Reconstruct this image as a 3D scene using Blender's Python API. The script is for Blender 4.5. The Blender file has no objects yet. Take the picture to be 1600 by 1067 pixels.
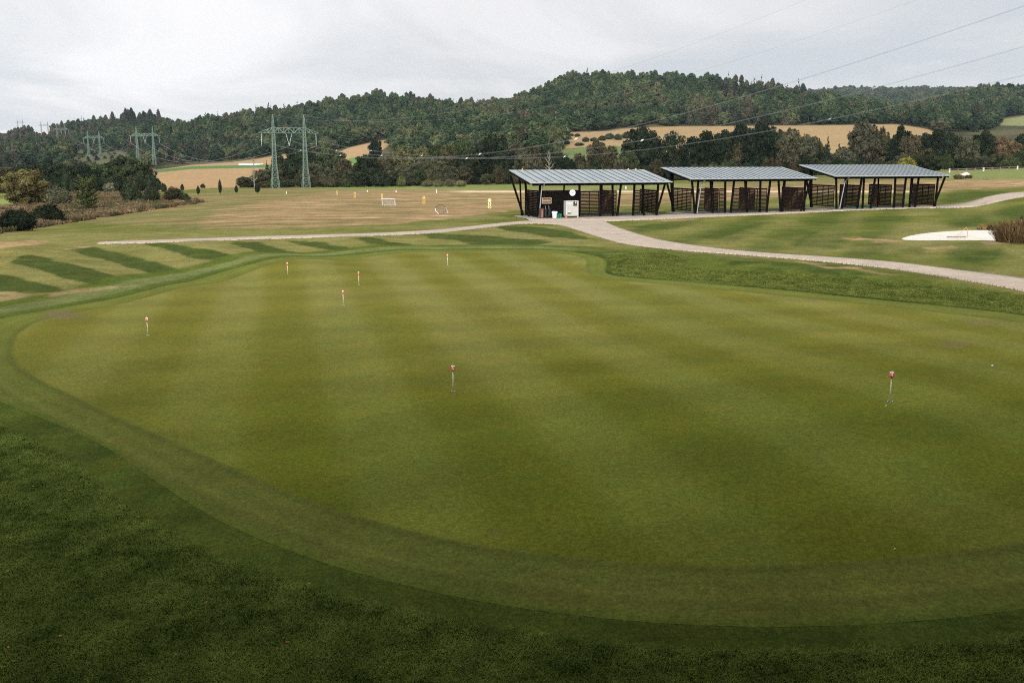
import bpy, math, random
import numpy as np
from math import radians, sin, cos, pi
from mathutils import Vector, Matrix

# ------------------------------------------------------------------ camera
F = 1556.0                                   # focal length in photo pixels (1600 wide)
PITCH = radians(10.326); CP, SP = cos(PITCH), sin(PITCH)
CAMH = 6.0
sc = bpy.context.scene
cam_d = bpy.data.cameras.new('camera'); cam = bpy.data.objects.new('camera', cam_d)
sc.collection.objects.link(cam); sc.camera = cam
cam_d.sensor_width = 36; cam_d.lens = F/1600*36; cam_d.clip_start = 0.1; cam_d.clip_end = 9000
cam.location = (0, 0, CAMH); cam.rotation_euler = (pi/2-PITCH, 0, 0)

# ------------------------------------------------------------------ sky
SUN_EL, SUN_AZ = radians(34), radians(193)    # azimuth clockwise from +Y (behind left of the camera)
world = bpy.data.worlds.new('World'); sc.world = world; world.use_nodes = True
nt = world.node_tree; nt.nodes.clear()
def N(t, typ, **kw):
    n = t.nodes.new(typ)
    for k, v in kw.items(): setattr(n, k, v)
    return n
def L(t, a, b): t.links.new(a, b)
def build_world():
    out = N(nt, 'ShaderNodeOutputWorld'); bg = N(nt, 'ShaderNodeBackground'); bg2 = N(nt, 'ShaderNodeBackground')
    sky = N(nt, 'ShaderNodeTexSky', sky_type='NISHITA'); sky.sun_disc = False
    sky.sun_elevation = SUN_EL; sky.sun_rotation = SUN_AZ
    L(nt, sky.outputs[0], bg.inputs[0]); bg.inputs[1].default_value = 0.08
    tc = N(nt, 'ShaderNodeTexCoord'); sep = N(nt, 'ShaderNodeSeparateXYZ'); L(nt, tc.outputs['Generated'], sep.inputs[0])
    # cloud layer seen as a plane overhead: direction / (z+k)
    addz = N(nt, 'ShaderNodeMath', operation='ADD'); L(nt, sep.outputs[2], addz.inputs[0]); addz.inputs[1].default_value = 0.06
    mx = N(nt, 'ShaderNodeMath', operation='MAXIMUM'); L(nt, addz.outputs[0], mx.inputs[0]); mx.inputs[1].default_value = 0.03
    dx = N(nt, 'ShaderNodeMath', operation='DIVIDE'); L(nt, sep.outputs[0], dx.inputs[0]); L(nt, mx.outputs[0], dx.inputs[1])
    dy = N(nt, 'ShaderNodeMath', operation='DIVIDE'); L(nt, sep.outputs[1], dy.inputs[0]); L(nt, mx.outputs[0], dy.inputs[1])
    cmb = N(nt, 'ShaderNodeCombineXYZ'); L(nt, dx.outputs[0], cmb.inputs[0]); L(nt, dy.outputs[0], cmb.inputs[1])
    n1 = N(nt, 'ShaderNodeTexNoise'); n1.inputs['Scale'].default_value = 0.42; n1.inputs['Detail'].default_value = 6; n1.inputs['Roughness'].default_value = 0.55
    n1.inputs['Distortion'].default_value = 0.6
    mp = N(nt, 'ShaderNodeMapping'); mp.inputs['Location'].default_value = (1.35, 0.4, 3.0); mp.inputs['Scale'].default_value = (1, 0.55, 1)
    L(nt, cmb.outputs[0], mp.inputs[0]); L(nt, mp.outputs[0], n1.inputs['Vector'])
    cr = N(nt, 'ShaderNodeValToRGB'); L(nt, n1.outputs[0], cr.inputs[0])
    e = cr.color_ramp.elements
    e[0].position = 0.40; e[0].color = (0.53, 0.55, 0.575, 1)
    e[1].position = 0.62; e[1].color = (0.74, 0.722, 0.722, 1)
    m = e.new(0.5); m.color = (0.615, 0.617, 0.626, 1)
    # glow toward the lower left of the view
    dot = N(nt, 'ShaderNodeVectorMath', operation='DOT_PRODUCT'); dot.inputs[1].default_value = Vector((-0.40, 0.905, 0.10)).normalized()
    L(nt, tc.outputs['Generated'], dot.inputs[0])
    mr = N(nt, 'ShaderNodeMapRange', interpolation_type='SMOOTHSTEP'); L(nt, dot.outputs['Value'], mr.inputs[0])
    mr.inputs[1].default_value = 0.93; mr.inputs[2].default_value = 1.0; mr.inputs[3].default_value = 1.0; mr.inputs[4].default_value = 1.14
    # overcast: about three times brighter overhead than at the horizon
    gz = N(nt, 'ShaderNodeMapRange'); L(nt, sep.outputs[2], gz.inputs[0])
    gz.inputs[1].default_value = 0.12; gz.inputs[2].default_value = 1.0; gz.inputs[3].default_value = 1.0; gz.inputs[4].default_value = 1.15
    mul = N(nt, 'ShaderNodeMath', operation='MULTIPLY'); L(nt, mr.outputs[0], mul.inputs[0]); L(nt, gz.outputs[0], mul.inputs[1])
    # the cloud is brightest round the hidden sun, behind the camera
    ds = N(nt, 'ShaderNodeVectorMath', operation='DOT_PRODUCT'); ds.inputs[1].default_value = (sin(SUN_AZ)*cos(SUN_EL), cos(SUN_AZ)*cos(SUN_EL), sin(SUN_EL))
    L(nt, tc.outputs['Generated'], ds.inputs[0])
    ms = N(nt, 'ShaderNodeMapRange', interpolation_type='SMOOTHSTEP'); L(nt, ds.outputs['Value'], ms.inputs[0])
    ms.inputs[1].default_value = 0.2; ms.inputs[2].default_value = 1.0; ms.inputs[3].default_value = 1.0; ms.inputs[4].default_value = 4.1
    mul2 = N(nt, 'ShaderNodeMath', operation='MULTIPLY'); L(nt, mul.outputs[0], mul2.inputs[0]); L(nt, ms.outputs[0], mul2.inputs[1])
    L(nt, cr.outputs[0], bg2.inputs[0]); L(nt, mul2.outputs[0], bg2.inputs[1])
    mix = N(nt, 'ShaderNodeMixShader'); mix.inputs[0].default_value = 0.93
    L(nt, bg.outputs[0], mix.inputs[1]); L(nt, bg2.outputs[0], mix.inputs[2]); L(nt, mix.outputs[0], out.inputs[0])
build_world()

sun_d = bpy.data.lights.new('sun', 'SUN'); sun = bpy.data.objects.new('sun', sun_d); sc.collection.objects.link(sun)
sun_d.energy = 1.7; sun_d.angle = radians(24); sun_d.color = (1, 0.965, 0.91)
sdir = Vector((sin(SUN_AZ)*cos(SUN_EL), cos(SUN_AZ)*cos(SUN_EL), sin(SUN_EL)))
sun.rotation_euler = sdir.to_track_quat('Z', 'Y').to_euler()
sc.view_settings.view_transform = 'Standard'; sc.view_settings.look = 'None'
sc.cycles.filter_width = 1.1; sc.cycles.use_denoising = False
sc.view_settings.gamma = 1; sc.view_settings.exposure = 0.34

# ------------------------------------------------------------------ pixel <-> place
def kk(py): return (533.5-np.asarray(py, float))/F
def zpx(Y, py):                               # height of a point at distance Y that shows at row py
    k = kk(py); return CAMH + Y*(k*CP-SP)/(CP+k*SP)
def project(x, y, z):
    d = y*CP-(z-CAMH)*SP; v = (z-CAMH)*CP+y*SP
    d = np.where(d > 0.5, d, 0.5)
    return 800+F*x/d, 533.5-F*v/d

QC = np.array([-700, 0, 60, 120, 200, 300, 400, 500, 600, 700, 800, 900, 1000, 1100, 1200, 1300, 1400, 1500, 1600, 2300.])
def row(*pairs):                              # (q, value) control pairs -> values on QC
    q = [p[0] for p in pairs]; v = [p[1] for p in pairs]
    return np.interp(QC, q, v)
YS, ZT = [], []
def near(Y, *pairs): YS.append(Y); ZT.append(row(*pairs))
def far(Y, vals): YS.append(Y); ZT.append(zpx(Y, np.array(vals, float)))
for Y in (-60, 0, 30, 55): near(Y, (0, 0), (1600, 0))
near(75, (-700, -.4), (0, 0), (1000, 0.05), (1300, 0.25), (1600, .6), (2300, 1))
near(100, (-700, -2), (0, -1.1), (200, -.7), (400, -.2), (600, 0), (900, 0), (1100, .15), (1300, .3), (1450, .55), (1600, 1.1), (2300, 2.0))
near(130, (-700, -3), (0, -2.2), (200, -1.4), (400, -.5), (600, -.3), (900, -.2), (1100, .0), (1300, .25), (1450, .7), (1600, 1.6), (2300, 3))
near(200, (-700, -3), (0, -2.6), (200, -2), (400, -1.3), (600, -1.0), (800, -.6), (1000, 0), (1200, .9), (1400, 2.6), (1600, 3.7), (2300, 5))
near(300, (-700, -3), (0, -2.5), (400, -2.3), (600, -2), (800, -1.2), (1000, -.4), (1200, 0.8), (1400, 2.4), (1600, 3.6), (2300, 6))
#            -700    0   60  120  200  300  400  500  600  700  800  900 1000 1100 1200 1300 1400 1500 1600 2300
far(350,  [288, 288, 288, 288, 288, 288, 288, 287, 286, 285, 283, 282, 281, 279, 276, 273, 270, 267, 265, 262])
far(450,  [276, 274, 274, 273, 273, 276, 277, 268, 258, 254, 250, 232, 230, 230, 232, 234, 236, 236, 236, 234])
far(600,  [270, 266, 264, 262, 261, 261, 262, 248, 238, 230, 224, 212, 210, 208, 207, 206, 208, 216, 214, 208])
far(720,  [262, 258, 256, 254, 254, 256, 250, 238, 222, 212, 206, 203, 200, 198, 198, 197, 195, 206, 204, 196])
far(850,  [252, 246, 245, 243, 238, 236, 226, 212, 198, 194, 189, 172, 168, 167, 173, 183, 195, 197, 196, 184])
far(1000, [242, 241, 240, 236, 214, 208, 191, 180, 169, 178, 171, 134, 139, 143, 151, 172, 192, 193, 183, 166])
far(1300, [230, 225, 220, 209, 200, 209, 203, 194, 180, 186, 182, 154, 154, 156, 163, 178, 180, 156, 147, 130])
far(1800, [230, 227, 222, 206, 206, 220, 215, 208, 195, 195, 195, 170, 168, 166, 170, 176, 170, 168, 166, 150])
far(2800, [220, 218, 214, 212, 212, 220, 215, 208, 195, 195, 195, 185, 180, 172, 158, 147, 147, 147, 150, 158])
far(3500, [222, 220, 220, 220, 220, 220, 215, 208, 195, 195, 195, 190, 185, 180, 165, 160, 160, 160, 165, 165])
YS = np.array(YS, float); ZT = np.array(ZT)

def cr1(t): return (-.5*t+t*t-.5*t**3, 1-2.5*t*t+1.5*t**3, .5*t+2*t*t-1.5*t**3, -.5*t*t+.5*t**3)
def table(q, Y):
    iu = np.interp(q, QC, np.arange(len(QC))); iv = np.interp(Y, YS, np.arange(len(YS)))
    u0 = np.clip(np.floor(iu).astype(int), 0, len(QC)-2); v0 = np.clip(np.floor(iv).astype(int), 0, len(YS)-2)
    tu, tv = iu-u0, iv-v0
    wu, wv = cr1(tu), cr1(tv); r = 0
    for a in range(4):
        va = np.clip(v0+a-1, 0, len(YS)-1)
        for b in range(4):
            ub = np.clip(u0+b-1, 0, len(QC)-1)
            r = r + wv[a]*wu[b]*ZT[va, ub]
    return r
def gau(x, y, cx, cy, sx, sy, ang=0):
    c, s = cos(ang), sin(ang); dx, dy = x-cx, y-cy
    u, v = dx*c+dy*s, -dx*s+dy*c
    return np.exp(-(u/sx)**2-(v/sy)**2)
def smooth(e0, e1, x): t = np.clip((x-e0)/(e1-e0), 0, 1); return t*t*(3-2*t)
def seg_dist(x, y, pts):
    best = np.full(np.shape(x), 1e9)
    for (ax, ay), (bx, by) in zip(pts[:-1], pts[1:]):
        dx, dy = bx-ax, by-ay; t = np.clip(((x-ax)*dx+(y-ay)*dy)/(dx*dx+dy*dy), 0, 1)
        best = np.minimum(best, np.hypot(x-ax-t*dx, y-ay-t*dy))
    return best
A0 = np.array([2.72, 103.8]); B0 = np.array([50.3, 119.0]); TH = math.atan2(*(B0-A0)[::-1]); DV = np.array([cos(TH), sin(TH)]); NV = np.array([-sin(TH), cos(TH)])
def zrow(u): return np.interp(u, [-8, 0, 16, 34, 50, 60], [-.05, 0, .06, .25, .52, .8])
def zf(x, y):
    x = np.asarray(x, float); y = np.asarray(y, float)
    q = 800+F*x/(0.984*np.maximum(y, 20)+1.0)
    z = table(q, y)
    z = z+0.9*gau(x, y, 12, 17, 13, 15)
    # low bank beyond the right edge of the putting green
    z = z+0.50*np.exp(-(seg_dist(x, y, [(9, 60), (15, 52.5), (22, 45), (34, 38)])/3.6)**2)
    # swales of the mown slope on the left
    m = smooth(-4, -12, x)*smooth(44, 52, y)*smooth(84, 72, y)
    z = z+m*0.22*np.sin(0.75*(x*0.55+y*0.45))
    # mounds round the sand bunker and along the upper path
    z = z+0.6*gau(x, y, 52, 104, 14, 5)*smooth(130, 100, y)
    z = z+0.35*gau(x, y, -33, 66, 6, 7)
    u_ = (x-A0[0])*DV[0]+(y-A0[1])*DV[1]; o_ = (x-A0[0])*NV[0]+(y-A0[1])*NV[1]
    w_ = smooth(-6, -2.5, o_)*smooth(12, 6.5, o_)*smooth(-7, -1, u_)*smooth(60, 52, u_); z = z*(1-w_)+zrow(u_)*w_
    far_ = smooth(240, 420, y)
    z = z+far_*(2.2*np.sin(x/47+1)*np.sin(y/61)+1.2*np.sin(x/19)*np.sin(y/27+2))*smooth(300, 900, y)
    return z
_YM = np.concatenate([np.arange(7, 140, .5), np.geomspace(140, 3400, 500)])
def G(px, py):                                # photo pixel -> point on the terrain
    px = np.atleast_1d(np.asarray(px, float)); py = np.atleast_1d(np.asarray(py, float))
    k = kk(py); ry = CP+k*SP; rx = (px-800)/F/ry; rz = (-SP+k*CP)/ry
    Y = _YM[None, :]; Xg = rx[:, None]*Y; Zr = CAMH+rz[:, None]*Y
    below = Zr <= zf(Xg, Y*np.ones_like(Xg))
    idx = np.where(below.any(1), below.argmax(1), len(_YM)-1); idx = np.maximum(idx, 1)
    lo, hi = _YM[idx-1], _YM[idx]
    for _ in range(18):
        mid = (lo+hi)/2; b = CAMH+rz*mid <= zf(rx*mid, mid); hi = np.where(b, mid, hi); lo = np.where(b, lo, mid)
    return np.stack([rx*hi, hi, zf(rx*hi, hi)], 1)
def g1(px, py): return Vector(G(px, py)[0])
def Gpoly(pts): return G([p[0] for p in pts], [p[1] for p in pts])

def sdist(x, y, poly):                        # signed distance, positive inside
    x = np.asarray(x, float); y = np.asarray(y, float)
    ins = np.zeros(x.shape, bool); best = np.full(x.shape, 1e9); n = len(poly)
    for i in range(n):
        ax, ay = poly[i][0], poly[i][1]; bx, by = poly[(i+1) % n][0], poly[(i+1) % n][1]
        dx, dy = bx-ax, by-ay; t = np.clip(((x-ax)*dx+(y-ay)*dy)/(dx*dx+dy*dy+1e-12), 0, 1)
        best = np.minimum(best, (x-ax-t*dx)**2+(y-ay-t*dy)**2)
        if ay != by:
            c = ((ay > y) != (by > y)) & (x < (bx-ax)*(y-ay)/(by-ay)+ax); ins ^= c
    d = np.sqrt(best); return np.where(ins, d, -d)
def vnoise(x, y, seed=0, octs=3):             # value noise in numpy, about 0..1
    def h(i, j, s):
        v = np.sin(i*127.1+j*311.7+s*74.7)*43758.5453; return v-np.floor(v)
    r = 0; a = 1; tot = 0
    for o in range(octs):
        i, j = np.floor(x), np.floor(y); u, v = x-i, y-j; u = u*u*(3-2*u); v = v*v*(3-2*v)
        s = seed+o*13.3
        r = r+a*((h(i, j, s)*(1-u)+h(i+1, j, s)*u)*(1-v)+(h(i, j+1, s)*(1-u)+h(i+1, j+1, s)*u)*v)
        tot += a; a *= .5; x = x*2.03+17.7; y = y*2.03+9.1
    return r/tot
def lin(c): c = np.asarray(c, float)/255.; return np.where(c <= .04045, c/12.92, ((c+.055)/1.055)**2.4)
def mixc(a, b, t): t = np.clip(t, 0, 1)[..., None]; return a*(1-t)+b*t

# ------------------------------------------------------------------ object helpers
COL = sc.collection
def props(o, label=None, cat=None, group=None, kind=None):
    if label: o['label'] = label
    if cat: o['category'] = cat
    if group: o['group'] = group
    if kind: o['kind'] = kind
    return o
def mesh_np(name, V, faces, mat=None, smooth_=False, cols=None):
    """V (n,3); faces (m,3|4) int array"""
    me = bpy.data.meshes.new(name); V = np.asarray(V, np.float32); faces = np.asarray(faces, np.int32)
    me.vertices.add(len(V)); me.vertices.foreach_set('co', V.ravel())
    k = faces.shape[1]; me.loops.add(faces.size); me.loops.foreach_set('vertex_index', faces.ravel())
    me.polygons.add(len(faces)); me.polygons.foreach_set('loop_start', np.arange(0, faces.size, k, dtype=np.int32))
    me.update(calc_edges=True)
    if smooth_: me.polygons.foreach_set('use_smooth', np.ones(len(faces), bool))
    if cols is not None:
        a = me.color_attributes.new('Col', 'FLOAT_COLOR', 'POINT')
        a.data.foreach_set('color', np.concatenate([cols, np.ones((len(cols), 1))], 1).astype(np.float32).ravel())
    if mat: me.materials.append(mat)
    return me
def obj(name, me, parent=None, loc=(0, 0, 0), rz=0.0):
    o = bpy.data.objects.new(name, me); COL.objects.link(o); o.location = loc; o.rotation_euler = (0, 0, rz)
    if parent: o.parent = parent
    return o
def empty(name, loc, rz=0.0): return obj(name, None, None, loc, rz)
class MB:                                     # mesh collector
    def __init__(s): s.v = []; s.f = []
    def box(s, c, size, rz=0.0):
        n = len(s.v); hx, hy, hz = size[0]/2, size[1]/2, size[2]/2; C_, S_ = cos(rz), sin(rz)
        for X in (-hx, hx):
            for Yv in (-hy, hy):
                for Z in (-hz, hz): s.v.append((c[0]+X*C_-Yv*S_, c[1]+X*S_+Yv*C_, c[2]+Z))
        for q in ((0, 1, 3, 2), (4, 6, 7, 5), (0, 4, 5, 1), (2, 3, 7, 6), (0, 2, 6, 4), (1, 5, 7, 3)): s.f.append([n+i for i in q])
        return s
    def bar(s, a, b, w, h=None):              # square bar between two points
        a, b = Vector(a), Vector(b); h = h or w; d = (b-a).normalized()
        up = Vector((0, 0, 1)) if abs(d.z) < .99 else Vector((0, 1, 0))
        r = d.cross(up).normalized(); u = r.cross(d); n = len(s.v)
        for p in (a, b):
            for i, j in ((-1, -1), (1, -1), (1, 1), (-1, 1)): s.v.append(tuple(p+r*(i*w/2)+u*(j*h/2)))
        for q in ((0, 3, 2, 1), (4, 5, 6, 7), (0, 1, 5, 4), (1, 2, 6, 5), (2, 3, 7, 6), (3, 0, 4, 7)): s.f.append([n+i for i in q])
        return s
    def tube(s, pts, rad, seg=8, cap=True):
        pts = [Vector(p) for p in pts]; n0 = len(s.v)
        if not hasattr(rad, '__len__'): rad = [rad]*len(pts)
        for i, p in enumerate(pts):
            d = (pts[min(i+1, len(pts)-1)]-pts[max(i-1, 0)]).normalized()
            up = Vector((0, 0, 1)) if abs(d.z) < .95 else Vector((0, 1, 0))
            r = d.cross(up).normalized(); u = r.cross(d)
            for k in range(seg): a = 2*pi*k/seg; s.v.append(tuple(p+r*cos(a)*rad[i]+u*sin(a)*rad[i]))
        for i in range(len(pts)-1):
            for k in range(seg):
                k2 = (k+1) % seg; s.f.append([n0+i*seg+k, n0+i*seg+k2, n0+(i+1)*seg+k2, n0+(i+1)*seg+k])
        if cap:
            s.f.append([n0+k for k in range(seg)][::-1]); s.f.append([n0+(len(pts)-1)*seg+k for k in range(seg)])
        return s
    def lathe(s, prof, c=(0, 0, 0), seg=20):  # prof: (r, z)
        n0 = len(s.v)
        for r, z in prof:
            for k in range(seg): a = 2*pi*k/seg; s.v.append((c[0]+r*cos(a), c[1]+r*sin(a), c[2]+z))
        for i in range(len(prof)-1):
            for k in range(seg):
                k2 = (k+1) % seg; s.f.append([n0+i*seg+k, n0+i*seg+k2, n0+(i+1)*seg+k2, n0+(i+1)*seg+k])
        if prof[-1][0] > 0: s.f.append([n0+(len(prof)-1)*seg+k for k in range(seg)])
        if prof[0][0] > 0: s.f.append([n0+k for k in range(seg)][::-1])
        return s
    def me(s, name, mat, smooth_=False):
        m = bpy.data.meshes.new(name); m.from_pydata([tuple(v) for v in s.v], [], s.f); m.update()
        if mat: m.materials.append(mat)
        if smooth_:
            for p in m.polygons: p.use_smooth = True
        return m
    def build(s, name, mat, parent=None, loc=(0, 0, 0), rz=0.0, smooth_=False):
        return obj(name, s.me(name, mat, smooth_), parent, loc, rz)

# ------------------------------------------------------------------ materials
def newmat(name):
    m = bpy.data.materials.new(name); m.use_nodes = True; t = m.node_tree; t.nodes.clear()
    out = N(t, 'ShaderNodeOutputMaterial'); b = N(t, 'ShaderNodeBsdfPrincipled'); L(t, b.outputs[0], out.inputs[0])
    return m, t, b
def simple(name, rgb, rough=.6, metal=0.0, var=.25, scale=6.0, spec=.3, bump=0.0):
    m, t, b = newmat(name); tc = N(t, 'ShaderNodeTexCoord'); n = N(t, 'ShaderNodeTexNoise')
    n.inputs['Scale'].default_value = scale; n.inputs['Detail'].default_value = 5; L(t, tc.outputs['Object'], n.inputs['Vector'])
    mr = N(t, 'ShaderNodeMapRange'); L(t, n.outputs[0], mr.inputs[0]); mr.inputs[1].default_value = .25; mr.inputs[2].default_value = .75
    mr.inputs[3].default_value = 1-var; mr.inputs[4].default_value = 1+var
    vm = N(t, 'ShaderNodeVectorMath', operation='SCALE'); vm.inputs[0].default_value = rgb; L(t, mr.outputs[0], vm.inputs['Scale'])
    L(t, vm.outputs[0], b.inputs['Base Color']); b.inputs['Roughness'].default_value = rough; b.inputs['Metallic'].default_value = metal
    b.inputs['Specular IOR Level'].default_value = spec
    if bump:
        bp = N(t, 'ShaderNodeBump'); bp.inputs['Strength'].default_value = bump; bp.inputs['Distance'].default_value = .01
        L(t, n.outputs[0], bp.inputs['Height']); L(t, bp.outputs[0], b.inputs['Normal'])
    return m
def noise(t, vec, scale, detail=2, rough=.5, mapping=None):
    n = N(t, 'ShaderNodeTexNoise'); n.inputs['Scale'].default_value = scale; n.inputs['Detail'].default_value = detail
    n.inputs['Roughness'].default_value = rough
    if mapping:
        mp = N(t, 'ShaderNodeMapping'); mp.inputs['Scale'].default_value = mapping[0]; mp.inputs['Rotation'].default_value = mapping[1]
        L(t, vec, mp.inputs[0]); vec = mp.outputs[0]
    L(t, vec, n.inputs['Vector']); return n.outputs[0]
def rng(t, v, a, b, c, d):
    mr = N(t, 'ShaderNodeMapRange'); L(t, v, mr.inputs[0])
    for i, x in enumerate((a, b, c, d)): mr.inputs[i+1].default_value = x
    return mr.outputs[0]
def mul(t, a, b):
    m = N(t, 'ShaderNodeMath', operation='MULTIPLY'); L(t, a, m.inputs[0]); L(t, b, m.inputs[1]); return m.outputs[0]
def ground_mat(name, coarse, fine, hue, bumpd):
    """vertex colour lays out the mowing and wear; noise gives the blades"""
    m, t, b = newmat(name); geo = N(t, 'ShaderNodeNewGeometry'); pos = geo.outputs['Position']
    at = N(t, 'ShaderNodeVertexColor', layer_name='Col')
    a = noise(t, pos, 0.45, 4, .6); c = noise(t, pos, 3.2, 5, .65); f = noise(t, pos, 26, 6, .75, ((1, .55, 1), (0, 0, .35)))
    g = noise(t, pos, 110, 3, .7)
    d_ = noise(t, pos, 11, 3, .6)
    k = mul(t, rng(t, a, .3, .7, 1-coarse, 1+coarse), rng(t, c, .3, .7, 1-coarse*.9, 1+coarse*.9))
    k = mul(t, k, rng(t, d_, .3, .7, 1-fine*.55, 1+fine*.55)); k = mul(t, k, rng(t, f, .30, .70, 1-fine, 1+fine)); k = mul(t, k, rng(t, g, .25, .75, 1-fine*.7, 1+fine*.7))
    sc_ = N(t, 'ShaderNodeVectorMath', operation='SCALE'); L(t, at.outputs[0], sc_.inputs[0]); L(t, k, sc_.inputs['Scale'])
    # hue drift between yellow and blue green
    h1 = noise(t, pos, 1.1, 5, .7); mixn = N(t, 'ShaderNodeMix', data_type='RGBA', blend_type='MULTIPLY'); mixn.inputs[0].default_value = 1
    cr = N(t, 'ShaderNodeValToRGB'); L(t, h1, cr.inputs[0]); e = cr.color_ramp.elements
    e[0].position = .35; e[0].color = (1-hue, 1, 1-hue*.5, 1); e[1].position = .65; e[1].color = (1+hue, 1.0, 1-hue, 1)
    L(t, sc_.outputs[0], mixn.inputs[6]); L(t, cr.outputs[0], mixn.inputs[7]); L(t, mixn.outputs[2], b.inputs['Base Color'])
    b.inputs['Roughness'].default_value = .9; b.inputs['Specular IOR Level'].default_value = .03
    bp = N(t, 'ShaderNodeBump'); bp.inputs['Strength'].default_value = .9; bp.inputs['Distance'].default_value = bumpd
    ad = N(t, 'ShaderNodeMath', operation='ADD'); L(t, f, ad.inputs[0]); L(t, g, ad.inputs[1])
    L(t, ad.outputs[0], bp.inputs['Height']); L(t, bp.outputs[0], b.inputs['Normal'])
    return m
M = {}
M['ground'] = ground_mat('mown_grass', .20, .38, .13, .03)
M['green'] = ground_mat('putting_turf', .09, .36, .08, .006)
M['dark_wood'] = simple('dark_stained_timber', (.006, .005, .0045), .95, var=.4, scale=9, spec=.02)
M['slat'] = simple('dark_brown_slats', (.015, .009, .0065), .9, var=.45, scale=9, spec=.03)
M['steel'] = simple('galvanised_steel', (.33, .34, .35), .45, .6, .12)
M['shoe'] = simple('post_shoe', (.11, .11, .11), .5, .5, .12)
M['white'] = simple('white_plastic', (.78, .78, .76), .45, var=.05)
M['offwhite'] = simple('offwhite_paint', (.60, .57, .50), .6, var=.08)
M['pine'] = simple('pale_timber', (.46, .31, .19), .7, var=.2, scale=12)
M['brown'] = simple('brown_board', (.07, .03, .022), .7, var=.2)
M['teal'] = simple('green_plastic', (.01, .16, .10), .4, var=.1)
M['black'] = simple('black_plastic', (.012, .012, .013), .5, var=.2)
M['red'] = simple('red_plastic', (.78, .07, .035), .45, var=.06)
M['pole'] = simple('cream_pole', (.78, .68, .52), .5, var=.06)
M['cyan'] = simple('pale_blue_print', (.42, .72, .72), .5, var=.05)
M['screenbrown'] = simple('brown_panel', (.045, .032, .022), .35, var=.3)
M['terracotta'] = simple('terracotta', (.45, .20, .13), .7, var=.1)
M['yellow'] = simple('yellow_paint', (.60, .40, .11), .5, var=.08)
M['paleyellow'] = simple('faded_yellow_paint', (.75, .62, .30), .5, var=.08)
M['pylon'] = simple('green_pylon_paint', (.145, .205, .165), .6, .0, .22, 2.0)
M['glassins'] = simple('insulator', (.5, .55, .5), .2, 0, .1)
M['wire'] = simple('aluminium_wire', (.22, .23, .23), .6, .0, .05)
M['fence'] = simple('weathered_rail', (.20, .155, .11), .85, var=.25, scale=3)
M['fencewhite'] = simple('white_painted_post', (.72, .70, .64), .7, var=.1)
M['bark'] = simple('bark', (.10, .078, .055), .95, var=.35, scale=8)
M['palebark'] = simple('bleached_wood', (.22, .18, .135), .9, var=.2, scale=8)
M['rock'] = simple('pale_rock', (.50, .42, .36), .9, var=.3, scale=2.0, bump=.6)
M['net'] = simple('white_net_frame', (.62, .61, .58), .6, var=.08)
M['orange'] = simple('orange_marker', (.85, .32, .03), .5, var=.05)
M['leafred'] = simple('dry_leaf', (.42, .17, .07), .8, var=.3)
M['cupdark'] = simple('hole_shadow', (.02, .02, .018), .9, var=.1)  # flat dark colour painted as shade in the cup and round its edge
M['concrete'] = simple('concrete_slab', (.26, .235, .205), .9, var=.15, scale=2)
M['mat'] = simple('teal_turf_mat', (.012, .055, .042), .9, var=.2)
M['plaster'] = simple('shade_block_render', (.10, .09, .08), .9, var=.15)  # surface of the added shade block behind the camera

def roof_mat():
    m, t, b = newmat('standing_seam_zinc'); tc = N(t, 'ShaderNodeTexCoord'); p = tc.outputs['Object']
    a = noise(t, p, .8, 5, .6); s = noise(t, p, 1.6, 5, .8, ((1, .05, 1), (0, 0, 0)))
    k = mul(t, rng(t, a, .3, .7, .88, 1.1), rng(t, s, .3, .7, .82, 1.14))
    v = N(t, 'ShaderNodeVectorMath', operation='SCALE'); v.inputs[0].default_value = (.29, .32, .325); L(t, k, v.inputs['Scale'])
    L(t, v.outputs[0], b.inputs['Base Color']); b.inputs['Metallic'].default_value = .35; b.inputs['Roughness'].default_value = .5
    return m
M['roof'] = roof_mat()
def paving_mat():
    m, t, b = newmat('clay_paving'); geo = N(t, 'ShaderNodeNewGeometry'); pos = geo.outputs['Position']
    br = N(t, 'ShaderNodeTexBrick'); L(t, pos, br.inputs['Vector']); br.inputs['Scale'].default_value = 1.0
    br.inputs['Color1'].default_value = (.41, .335, .262, 1); br.inputs['Color2'].default_value = (.34, .272, .21, 1); br.inputs['Mortar'].default_value = (.17, .14, .11, 1)
    br.inputs['Brick Width'].default_value = .42; br.inputs['Row Height'].default_value = .21; br.inputs['Mortar Size'].default_value = .018
    a = noise(t, pos, .5, 5, .65); c = noise(t, pos, 6, 4, .7)
    k = mul(t, rng(t, a, .3, .7, .85, 1.12), rng(t, c, .3, .7, .82, 1.16))
    v = N(t, 'ShaderNodeVectorMath', operation='SCALE'); L(t, br.outputs[0], v.inputs[0]); L(t, k, v.inputs['Scale'])
    L(t, v.outputs[0], b.inputs['Base Color']); b.inputs['Roughness'].default_value = .92; b.inputs['Specular IOR Level'].default_value = .15
    return m
M['paving'] = paving_mat()
def sand_mat():
    m, t, b = newmat('bunker_sand'); geo = N(t, 'ShaderNodeNewGeometry'); pos = geo.outputs['Position']
    a = noise(t, pos, .7, 5, .6); c = noise(t, pos, 9, 4, .7)
    k = mul(t, rng(t, a, .3, .7, .9, 1.06), rng(t, c, .3, .7, .92, 1.06))
    v = N(t, 'ShaderNodeVectorMath', operation='SCALE'); v.inputs[0].default_value = (.54, .50, .435); L(t, k, v.inputs['Scale'])
    L(t, v.outputs[0], b.inputs['Base Color']); b.inputs['Roughness'].default_value = 1; b.inputs['Specular IOR Level'].default_value = .1
    bp = N(t, 'ShaderNodeBump'); bp.inputs['Strength'].default_value = .8; bp.inputs['Distance'].default_value = .08
    L(t, c, bp.inputs['Height']); L(t, bp.outputs[0], b.inputs['Normal'])
    return m
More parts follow.
